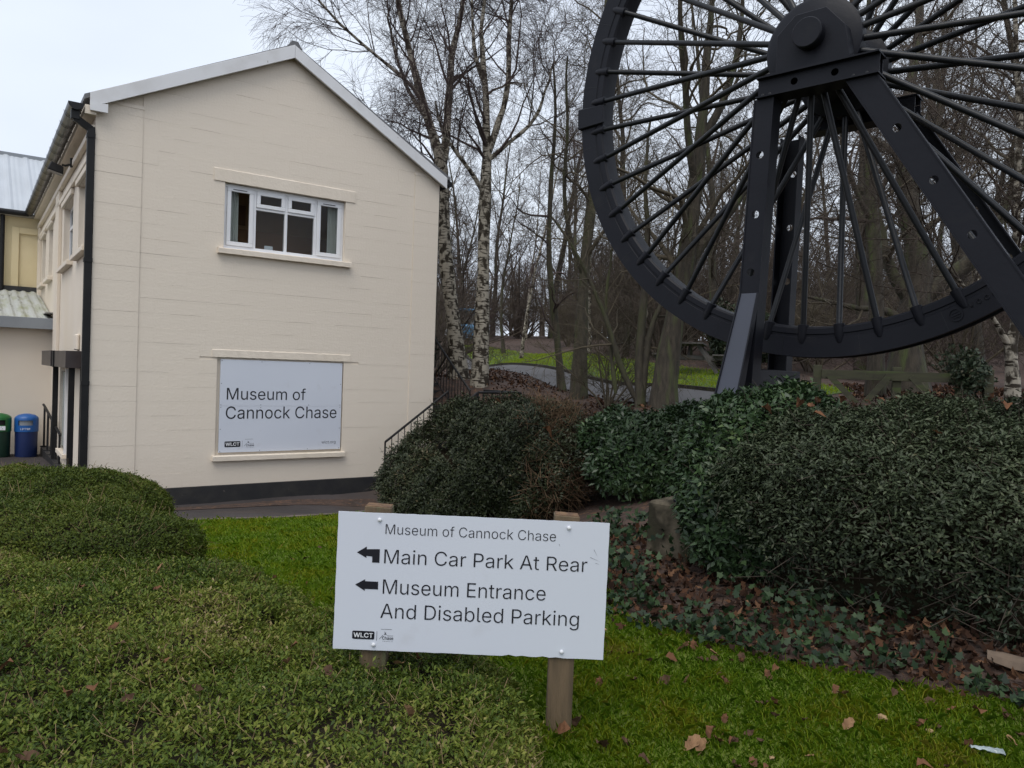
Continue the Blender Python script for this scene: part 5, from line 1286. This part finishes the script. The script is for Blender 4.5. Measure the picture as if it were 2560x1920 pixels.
HERO = {
'birch_a':[
[(-1.18,17.0,1.48,0.186),(-1.28,17.0,2.22,0.165),(-1.44,17.0,3.24,0.155),(-1.6,17.0,4.26,0.144),(-1.66,17.0,5.28,0.144),(-1.69,17.0,6.0,0.134),(-1.83,17.0,6.51,0.113),(-2.05,17.0,7.11,0.103),(-2.28,17.0,7.82,0.093),(-2.51,17.0,8.63,0.072),(-2.7,17.0,9.33,0.062),(-2.92,17.0,10.34,0.041)],
[(-1.69,17.0,6.0,0.093),(-1.66,17.0,6.72,0.093),(-1.66,17.0,7.74,0.088),(-1.64,17.0,8.76,0.082),(-1.52,17.0,9.78,0.062),(-1.41,17.0,11.0,0.041)],
[(-2.27,17.0,7.7,0.046),(-2.75,17.0,8.06,0.037),(-3.32,17.0,8.42,0.033),(-4.0,17.0,8.91,0.027),(-4.44,17.0,9.33,0.019)],
[(-1.65,17.0,5.29,0.052),(-1.96,17.0,5.79,0.036),(-2.38,17.0,6.18,0.026),(-2.8,17.0,6.32,0.015)],
[(-2.05,17.0,7.11,0.062),(-2.53,17.0,7.81,0.041),(-2.87,17.0,8.72,0.031),(-3.1,17.0,9.62,0.021)],
],
'birch_b':[
[(-0.7,16.3,1.2,0.178),(-0.69,16.3,2.01,0.158),(-0.69,16.3,3.1,0.138),(-0.69,16.3,4.08,0.129),(-0.71,16.3,5.06,0.129),(-0.7,16.3,5.75,0.119),(-0.69,16.3,6.24,0.099),(-0.74,16.3,6.93,0.079),(-0.78,16.3,7.71,0.069),(-0.89,16.3,8.58,0.049),(-0.87,16.3,9.46,0.04),(-0.85,16.3,10.34,0.03)],
[(-0.68,16.3,6.19,0.079),(-0.49,16.3,6.84,0.069),(-0.31,16.3,7.53,0.059),(-0.3,16.3,8.51,0.049),(-0.28,16.3,9.48,0.04),(-0.21,16.3,10.36,0.025)],
[(-0.7,16.3,6.05,0.059),(-0.23,16.3,6.45,0.049),(0.25,16.3,6.86,0.04),(0.48,16.3,7.41,0.03),(0.65,16.3,8.05,0.02)],
[(-0.71,16.3,5.36,0.059),(-0.99,16.3,5.74,0.049),(-1.3,16.3,6.08,0.04),(-1.56,16.3,6.41,0.03),(-1.72,16.3,6.89,0.02)],
[(-0.76,16.3,7.61,0.049),(-0.99,16.3,8.19,0.04),(-1.08,16.3,8.97,0.03),(-1.13,16.3,9.84,0.02)],
],
'tree_c':[
[(1.41,16.0,1.04,0.165),(1.4,16.0,1.88,0.146),(1.42,16.0,2.85,0.126),(1.45,16.0,4.01,0.107),(1.55,16.0,5.36,0.097),(1.6,16.0,6.71,0.078),(1.65,16.0,7.96,0.058),(1.7,16.0,9.21,0.049),(1.71,16.0,10.36,0.029)],
[(1.44,16.0,3.62,0.058),(1.1,16.0,4.39,0.049),(0.92,16.0,5.34,0.039),(0.91,16.0,6.5,0.029),(0.84,16.0,7.65,0.019)],
],
'tree_d':[
[(2.59,13.0,1.04,0.205),(2.62,13.0,1.72,0.189),(2.71,13.0,2.51,0.173),(2.84,13.0,3.3,0.158),(2.93,13.0,4.09,0.142),(3.0,13.0,4.87,0.118),(3.04,13.0,5.66,0.102),(3.09,13.0,6.44,0.079),(3.12,13.0,7.3,0.063),(3.17,13.0,8.31,0.039)],
[(2.84,13.0,3.3,0.095),(3.25,13.0,4.02,0.079),(3.7,13.0,4.58,0.071),(4.07,13.0,5.14,0.055),(4.2,13.0,5.77,0.039)],
[(3.0,13.0,4.87,0.071),(2.79,13.0,5.65,0.063),(2.65,13.0,6.42,0.055),(2.46,13.0,7.35,0.039),(2.38,13.0,8.36,0.024)],
[(3.05,13.0,5.58,0.071),(3.4,13.0,6.29,0.063),(3.6,13.0,7.08,0.047),(3.65,13.0,8.01,0.032)],
],
'stems_e':[
[(2.24,13.2,1.11,0.08),(2.18,13.2,1.86,0.072),(2.22,13.2,2.98,0.064),(2.26,13.2,4.1,0.048),(2.18,13.2,5.05,0.032),(2.23,13.2,6.09,0.02)],
[(2.17,13.2,1.16,0.056),(1.86,13.2,1.77,0.048),(1.61,13.2,2.48,0.04),(1.25,13.2,3.27,0.032),(0.87,13.2,3.9,0.024),(0.57,13.2,4.28,0.016)],
[(2.28,13.2,1.23,0.056),(2.34,13.2,2.35,0.048),(2.65,13.2,3.24,0.04),(2.82,13.2,4.12,0.032),(2.87,13.2,4.92,0.016)],
[(1.8,13.2,1.29,0.04),(1.71,13.2,1.93,0.036),(1.58,13.2,2.88,0.028),(1.7,13.2,3.92,0.02)],
],
'sapling_f':[
[(1.13,17.0,1.06,0.093),(1.02,17.0,1.98,0.082),(0.86,17.0,3.11,0.072),(0.71,17.0,4.34,0.062),(0.72,17.0,5.77,0.052),(0.77,17.0,7.21,0.036),(0.68,17.0,8.43,0.021)],
],
'oak_g':[
[(6.73,13.0,1.48,0.3),(6.69,13.0,2.17,0.268),(6.73,13.0,2.72,0.252),(6.82,13.0,3.12,0.237),(6.78,13.0,3.9,0.189),(6.62,13.0,4.68,0.158),(6.5,13.0,5.54,0.126),(6.53,13.0,6.4,0.095),(6.65,13.0,7.34,0.071),(6.69,13.0,8.27,0.047)],
[(6.87,13.0,3.04,0.158),(7.28,13.0,3.41,0.142),(7.66,13.0,3.77,0.126),(7.88,13.0,4.25,0.102),(8.09,13.0,4.81,0.079),(8.33,13.0,5.6,0.063),(8.33,13.0,6.61,0.039)],
[(6.75,13.0,2.96,0.118),(6.46,13.0,3.42,0.102),(6.28,13.0,3.89,0.087),(6.18,13.0,4.51,0.063),(5.88,13.0,4.97,0.039)],
[(6.73,13.0,2.64,0.079),(6.28,13.0,2.86,0.063),(5.81,13.0,2.89,0.047),(5.33,13.0,2.99,0.032),(4.94,13.0,3.06,0.024)],
[(6.62,13.0,4.68,0.079),(6.97,13.0,5.16,0.071),(7.34,13.0,5.8,0.055),(7.46,13.0,6.58,0.039),(7.58,13.0,7.52,0.024)],
[(6.53,13.0,5.46,0.063),(6.08,13.0,5.91,0.055),(5.66,13.0,6.52,0.039),(5.47,13.0,7.3,0.024)],
],
'trunk_h':[
[(5.71,12.0,1.51,0.131),(5.69,12.0,2.55,0.116),(5.62,12.0,3.56,0.102),(5.5,12.0,4.71,0.087),(5.37,12.0,5.79,0.065),(5.36,12.0,6.87,0.044),(5.37,12.0,8.02,0.029)],
[(5.57,12.0,4.14,0.051),(5.22,12.0,4.56,0.036),(4.9,12.0,5.2,0.029),(4.8,12.0,5.99,0.018)],
],
'birch_i':[
[(5.59,8.5,1.51,0.077),(5.56,8.5,1.81,0.067),(5.53,8.5,2.04,0.062),(5.58,8.5,2.37,0.052),(5.59,8.5,2.84,0.046),(5.54,8.5,3.35,0.041),(5.53,8.5,3.86,0.039),(5.52,8.5,4.62,0.034),(5.45,8.5,5.39,0.026),(5.39,8.5,6.15,0.021)],
[(5.53,8.5,2.03,0.041),(5.35,8.5,2.29,0.028),(5.11,8.5,2.54,0.023),(4.87,8.5,2.71,0.018),(4.55,8.5,3.01,0.013),(4.38,8.5,3.21,0.008)],
[(5.54,8.5,3.35,0.021),(5.34,8.5,3.75,0.016),(5.11,8.5,4.2,0.013),(4.97,8.5,4.66,0.008)],
],
}
hero('birch_tree', 'tall white barked birch rising close behind the gable eaves, drooping over the roof', HERO['birch_a'], M['birch'], M['twig_purple'], 101, 'birch', 1.0)
hero('birch_tree', 'white barked birch standing clear of the building beside the steps landing', HERO['birch_b'], M['birch'], M['twig_purple'], 102, 'birch', 1.0)
hero('woodland_tree', 'straight brown trunk standing on the bank just below the road', HERO['tree_c'], M['bark_moss'], M['twig_olive'], 103, 'oak')
hero('woodland_tree', 'thick brown trunk with mossy foot on the bank beside the hedge and wheel rim', HERO['tree_d'], M['bark'], M['twig_olive'], 104, 'oak', dens=.85)
hero('hazel_tree', 'clump of thin greenish stems on the bank between two brown trunks', HERO['stems_e'], M['bark_moss'], M['twig_olive'], 105, 'stems', .6)
hero('birch_sapling', 'slim pale sapling at the near edge of the road', HERO['sapling_f'], M['bark_moss'], M['twig_purple'], 106, 'stems', .6)
hero('oak_tree', 'big gnarled oak with spreading mossy limbs seen through the wheel spokes', HERO['oak_g'], M['bark'], M['twig_olive'], 107, 'oak', 1.2, M['bark_moss'], .68)
hero('woodland_tree', 'straight slim trunk standing in front of the timber gate beside the oak', HERO['trunk_h'], M['bark'], M['twig'], 108, 'oak', dens=.7)
hero('birch_tree', 'leaning white birch by the hedge at the photo\'s edge below the wheel leg', HERO['birch_i'], M['birch'], M['twig'], 109, 'birch', .6)

# woodland trees of five makes, copied through the wood
def make_tree(seed, hgt, r0, style, bark, twigm):
    rg = np.random.default_rng(seed); K_ = 12; z = np.linspace(0, hgt, K_)
    x = np.cumsum(np.cumsum(rg.normal(0, .09, K_))*.6); y = np.cumsum(np.cumsum(rg.normal(0, .09, K_))*.6); x -= x[0]; y -= y[0]
    P = np.c_[x, y, z][None]; Rr = (r0*(1-.82*(z/hgt)**.9))[None]; Rr[0, 0] *= 1.4; P[0, 0, 2] = -.3
    tv = tubes(P, Rr, 9)
    lv = sprout(P[:, 2:], Rr[:, 2:], 13, .05, .98, hgt*.22, hgt*.42, 9, (22, 60), .24, .10 if style != 'spread' else .03, rg, .6, .02, .12)
    up_ = np.concatenate([lv[0]]); rest = lv[1]
    spec = [dict(m=7, u0=.15, u1=1, lmin=hgt*.08, lmax=hgt*.17, k=6, ang=(28, 65), wander=.22, trop=.05, rratio=.5, rmin=.010, rmax=.03, sides=3),
            dict(m=7, u0=.15, u1=1, lmin=.5, lmax=1.3, k=5, ang=(25, 65), wander=.24, trop=.03, rratio=.5, rmin=.0065, rmax=.012, sides=3),
            dict(m=3, u0=.2, u1=1, lmin=.3, lmax=.8, k=3, ang=(25, 60), wander=.2, trop=.03, rratio=.6, rmin=.0045, rmax=.007, sides=3)]
    V, F = crown_levels(up_, rest, spec, rg); LV_, LF_ = tubes(lv[0], lv[1], 6)
    V2 = np.concatenate([LV_, V]); F2 = np.concatenate([LF_, F+len(LV_)])
    return np_mesh('trunk', tv[0], tv[1], bark, smooth=True), np_mesh('crown', V2, F2, twigm)
MAKES = [make_tree(201, 13, .17, 'up', M['bark'], M['twig']), make_tree(202, 15, .22, 'spread', M['bark_moss'], M['twig_olive']), make_tree(203, 11, .12, 'up', M['bark_moss'], M['twig']), make_tree(204, 14, .20, 'spread', M['bark_dark'], M['twig_olive']), make_tree(205, 12, .10, 'up', M['birch'], M['twig_purple'])]
KIND = ['grey brown', 'moss green', 'thin mossy', 'dark brown', 'pale barked']
rt_ = random.Random(77)
def place_tree(k, x, y, s, zone):
    r_ = empty('woodland_tree', (x, y, H(x, y)), rt_.uniform(0, 6.28)); r_.scale = (s, s, s*rt_.uniform(.9, 1.12)); r_.rotation_euler[0] = rt_.uniform(-.06, .06); r_.rotation_euler[1] = rt_.uniform(-.06, .06)
    link('trunk', MAKES[k][0], r_); link('crown', MAKES[k][1], r_)
    tag(r_, KIND[k]+' bare tree standing '+zone, 'tree', KIND[k]+' trees '+zone)
spots = []
def try_spot(x, y, dmin):
    if all((x-a)**2+(y-b)**2 > dmin*dmin for a, b in spots): spots.append((x, y)); return True
    return False
for a in HERO.values(): spots.append(tuple(a[0][0][:2]))
road_all = ROAD_NEAR + ROAD_FAR[::-1]
n_ = 0
while n_ < 6:          # the near wood behind the wheel
    y = rt_.uniform(17, 28); x = rt_.uniform(.30*y+1.5, .80*y)
    if try_spot(x, y, 2.2): place_tree(rt_.choice([0, 1, 2, 2, 3]), x, y, rt_.uniform(.75, 1.1), 'in the near wood behind the wheel'); n_ += 1
n_ = 0
while n_ < 44:          # beyond the verge
    y = rt_.uniform(30, 62); x = rt_.uniform(-.16*y, .74*y)
    if y < 44 and x < 1.0: continue
    if try_spot(x, y, 1.8): place_tree(rt_.choice([0, 1, 2, 2, 3, 4]), x, y, rt_.uniform(.8, 1.25), 'in the far wood beyond the verge'); n_ += 1
for (x, y, k, s) in ((.32, 30, 4, .7), (-.4, 33.5, 2, .7), (2.6, 26, 4, .6), (3.6, 24.5, 2, .75), (5.6, 21, 0, .8)): place_tree(k, x, y, s, 'on the mown verge'); spots.append((x, y))
# twiggy understorey bushes
def make_bush(seed, hgt, twigm):
    rg = np.random.default_rng(seed); n = 9; P = np.zeros((n, 6, 3)); d = unit(np.c_[rg.normal(0, .45, (n, 2)), np.ones(n)])
    for j in range(1, 6): d = unit(d+rg.normal(0, .14, (n, 3))); P[:, j] = P[:, j-1]+d*hgt/5
    P[:, 0, 2] = -.1; Rr = np.linspace(.03, .010, 6)[None].repeat(n, 0)
    sv = tubes(P, Rr, 5)
    spec = [dict(m=7, u0=.1, u1=1, lmin=hgt*.25, lmax=hgt*.5, k=6, ang=(25, 75), wander=.26, trop=.03, rratio=.5, rmin=.008, rmax=.016, sides=3),
            dict(m=7, u0=.15, u1=1, lmin=.3, lmax=.9, k=4, ang=(25, 75), wander=.28, trop=.02, rratio=.55, rmin=.0055, rmax=.009, sides=3),
            dict(m=4, u0=.2, u1=1, lmin=.2, lmax=.5, k=3, ang=(25, 75), wander=.25, trop=0, rratio=.6, rmin=.004, rmax=.006, sides=3)]
    V, F = crown_levels(P, Rr, spec, rg)
    return np_mesh('stems', sv[0], sv[1], twigm), np_mesh('crown', V, F, twigm)
BUSH = [make_bush(301, 2.6, M['twig_olive']), make_bush(302, 3.4, M['twig']), make_bush(303, 2.0, M['twig_purple'])]
def place_bush(k, x, y, s, zone):
    r_ = empty('bare_bush', (x, y, H(x, y)), rt_.uniform(0, 6.28)); r_.scale = (s, s, s)
    link('stems', BUSH[k][0], r_); link('crown', BUSH[k][1], r_)
    nm = ['olive brown', 'tall brown', 'low purplish'][k]
    tag(r_, nm+' twiggy bare bush '+zone, 'bush', nm+' bushes '+zone)
n_ = 0
while n_ < 10:
    y = rt_.uniform(14.5, 26); x = rt_.uniform(.26*y+2.0, .78*y)
    if try_spot(x, y, .9): place_bush(rt_.randrange(3), x, y, rt_.uniform(.7, 1.2), 'under the near trees behind the wheel'); n_ += 1
n_ = 0
while n_ < 60:
    y = rt_.uniform(29, 60); x = rt_.uniform(-.18*y, .74*y)
    if y < 46 and x < 1.6: continue
    if try_spot(x, y, 1.2): place_bush(rt_.randrange(3), x, y, rt_.uniform(.9, 1.6), 'under the far trees beyond the verge'); n_ += 1
for (x, y, k, s) in ((1.75, 14.0, 0, .7), (-2.2, 19.5, 1, 1.0), (-2.6, 24, 0, 1.1), (-2.9, 27, 1, 1.2)): place_bush(k, x, y, s, 'on the bank beside the road')
n_ = 0
while n_ < 16:
    y = rt_.uniform(22.5, 30); x = rt_.uniform(.13*y+.6, .34*y+1)
    if try_spot(x, y, .8): place_bush(rt_.choice([0, 1, 1]), x, y, rt_.uniform(.9, 1.4), 'along the back edge of the verge'); n_ += 1
n_ = 0
while n_ < 48:
    y = rt_.uniform(46, 78); x = rt_.uniform(-.2*y, .76*y)
    if try_spot(x, y, 1.2): place_bush(rt_.choice([0, 1, 1]), x, y, rt_.uniform(1.7, 2.6), 'filling the back of the far wood'); n_ += 1
# the distant wood: one mass
def distant_wood():
    rg = np.random.default_rng(9); n = 150; y = rg.uniform(62, 120, n); x = y*rg.uniform(-.24, .8, n); hgt = rg.uniform(6, 10, n); K_ = 6
    P = np.zeros((n, K_, 3)); P[:, :, 0] = x[:, None]; P[:, :, 1] = y[:, None]; P[:, :, 2] = H(x, y)[:, None]-.3 + hgt[:, None]*np.linspace(0, 1, K_)[None]
    P[:, :, :2] += np.cumsum(rg.normal(0, .12, (n, K_, 2)), 1); Rr = .16*(1-.8*np.linspace(0, 1, K_))[None].repeat(n, 0)*rg.uniform(.6, 1.4, n)[:, None]
    T_ = tubes(P, Rr, 5)
    spec = [dict(m=12, u0=.05, u1=1, lmin=2, lmax=4.5, k=5, ang=(25, 65), wander=.2, trop=.06, rratio=.5, rmin=.025, rmax=.06, sides=3),
            dict(m=7, u0=.15, u1=1, lmin=.9, lmax=2.0, k=3, ang=(25, 65), wander=.2, trop=.05, rratio=.5, rmin=.015, rmax=.02, sides=3)]
    V, F = crown_levels(P, Rr, spec, rg)
    o = link('distant_wood', np_mesh('distant_wood', np.concatenate([T_[0], V]), np.concatenate([T_[1], F+len(T_[0])]), M['twig'])); tag(o, 'far bare wood closing the view behind the nearer trees', 'wood', kind='stuff')
distant_wood()
# small evergreens among the trees
def evergreen(x, y, rx, h_, seed, label, name='holly_bush', ln=.07):
    z = H(x, y); hedge(name, label, 'shrub', [dict(c=(x, y, z+h_*.5), r=(rx, rx, h_*.5), e=2.2), dict(c=(x+.3*rx, y, z+h_*.35), r=(rx*.9, rx*.8, h_*.36), e=2.2)], M['shrub_dark'], 700*(.07/ln)**2, ln*2, ln, seed, noise=.25, nscale=1.5, depth=.4, inset=.45, twigs=0)
evergreen(6.0, 20.5, .8, 1.7, 61, 'dark evergreen holly beside the picnic table')
evergreen(6.75, 11.2, .32, .75, 62, 'small dark holly behind the end of the timber gate', ln=.035)
evergreen(-2.6, 18.5, .6, 2.0, 63, 'dark evergreen bush between the building and the leaning birch')
# ------------------------------------------------------------------ small furniture of the place
def to_rot(o, loc, rz): o.location = loc; o.rotation_euler = (0, 0, rz)
pt = empty('picnic_table', (4.45, 19.2, H(4.45, 19.2)+.01), R(72)); tag(pt, 'dark timber picnic table on the mown verge', 'picnic table')
for i in range(5): MB().box(-.8, .8, -.36+i*.145, -.225+i*.145, .70, .74).build('table_board', M['table_wood'], pt)
for s_ in (-1, 1):
    for i in range(2): MB().box(-.8, .8, s_*.72-.13+i*.135, s_*.72-.005+i*.135, .42, .455).build('bench_board', M['table_wood'], pt)
    MB().bar((s_*.55, -.70, 0), (s_*.55, -.22, .70), .09, .05, side=(0, 1, 0)).build('leg', M['table_wood'], pt); MB().bar((s_*.55, .70, 0), (s_*.55, .22, .70), .09, .05, side=(0, 1, 0)).build('leg', M['table_wood'], pt)
    MB().bar((s_*.50, -.84, .38), (s_*.50, .84, .38), .05, .09).build('cross_bearer', M['table_wood'], pt)
    MB().bar((s_*.5, 0, .39), (s_*.1, 0, .70), .06, .05).build('brace', M['table_wood'], pt)
# timber gate with diagonal struts behind the hedge
ga, gb_ = Vector((4.75, 11.9)), Vector((6.95, 11.15))
gt = empty('timber_gate', (ga.x, ga.y, 0), math.atan2(gb_.y-ga.y, gb_.x-ga.x)); tag(gt, 'mossy low timber gate with diagonal struts behind the large hedge', 'gate')
LG = (gb_-ga).length
zt = 1.80
for x in (0, LG*.48, LG): MB().box(x-.06, x+.06, -.06, .06, .9, zt+.07).build('post', M['gatewood'], gt, bevel=.006)
MB().box(.06, LG-.06, -.10, -.062, zt-.14, zt).build('top_rail', M['gatewood'], gt, bevel=.004)
MB().box(.06, LG-.06, -.10, -.062, zt-.62, zt-.52).build('bottom_rail', M['gatewood'], gt, bevel=.004)
for (x0, x1) in ((.15, .62), (1.0, .62), (1.3, 1.72), (2.15, 1.72)):
    MB().bar((x0, -.118, zt-.07), (x1, -.118, zt-.56), .03, .085, side=(0, 1, 0)).build('strut', M['gatewood'], gt)
# blue vehicle parked far up the road
vx, vy = -2.42, 38.3
tr = empty('parked_tractor', (vx, vy, H(vx, vy)+.02), R(8)); tag(tr, 'small blue tractor parked up the road behind the birches', 'tractor')
MB().hexa([(-.42,-1.2,.5),(.42,-1.2,.5),(.42,.2,.5),(-.42,.2,.5),(-.38,-1.15,1.15),(.38,-1.15,1.15),(.42,.2,1.3),(-.42,.2,1.3)]).build('bonnet', M['tractor'], tr, bevel=.05)
for x in (-.55, .55):
    for y in (.2, 1.25): MB().box(x-.04, x+.04, y-.04, y+.04, 1.1, 1.98).build('cab_post', M['tractor'], tr)
MB().box(-.62, .62, .12, 1.33, 1.98, 2.08).build('cab_roof', M['tractor'], tr, bevel=.03)
MB().box(-.5, .5, .21, 1.2, 1.12, 1.98).build('cab_glass', M['glass'], tr)
MB().box(-.6, .6, .1, 1.3, .7, 1.1).build('cab_body', M['tractor'], tr, bevel=.04)
for (x, y, r_) in ((-.7, .9, .62), (.7, .9, .62), (-.6, -.9, .38), (.6, -.9, .38)):
    tw = empty('wheel', (x, y, r_), R(90), tr)
    MB().lathe([(r_*.55, -.14), (r_*.95, -.14), (r_, -.09), (r_, .09), (r_*.95, .14), (r_*.55, .14)], 20, axis='y').build('tyre', M['rubber'], tw, smooth=True)
    MB().lathe([(r_*.54, -.06), (r_*.54, .06)], 16, axis='y').build('rim', M['fascia'], tw)
print('objects', len(bpy.data.objects), 'tris', sum(len(m.loops)-2*len(m.polygons) for m in bpy.data.meshes))
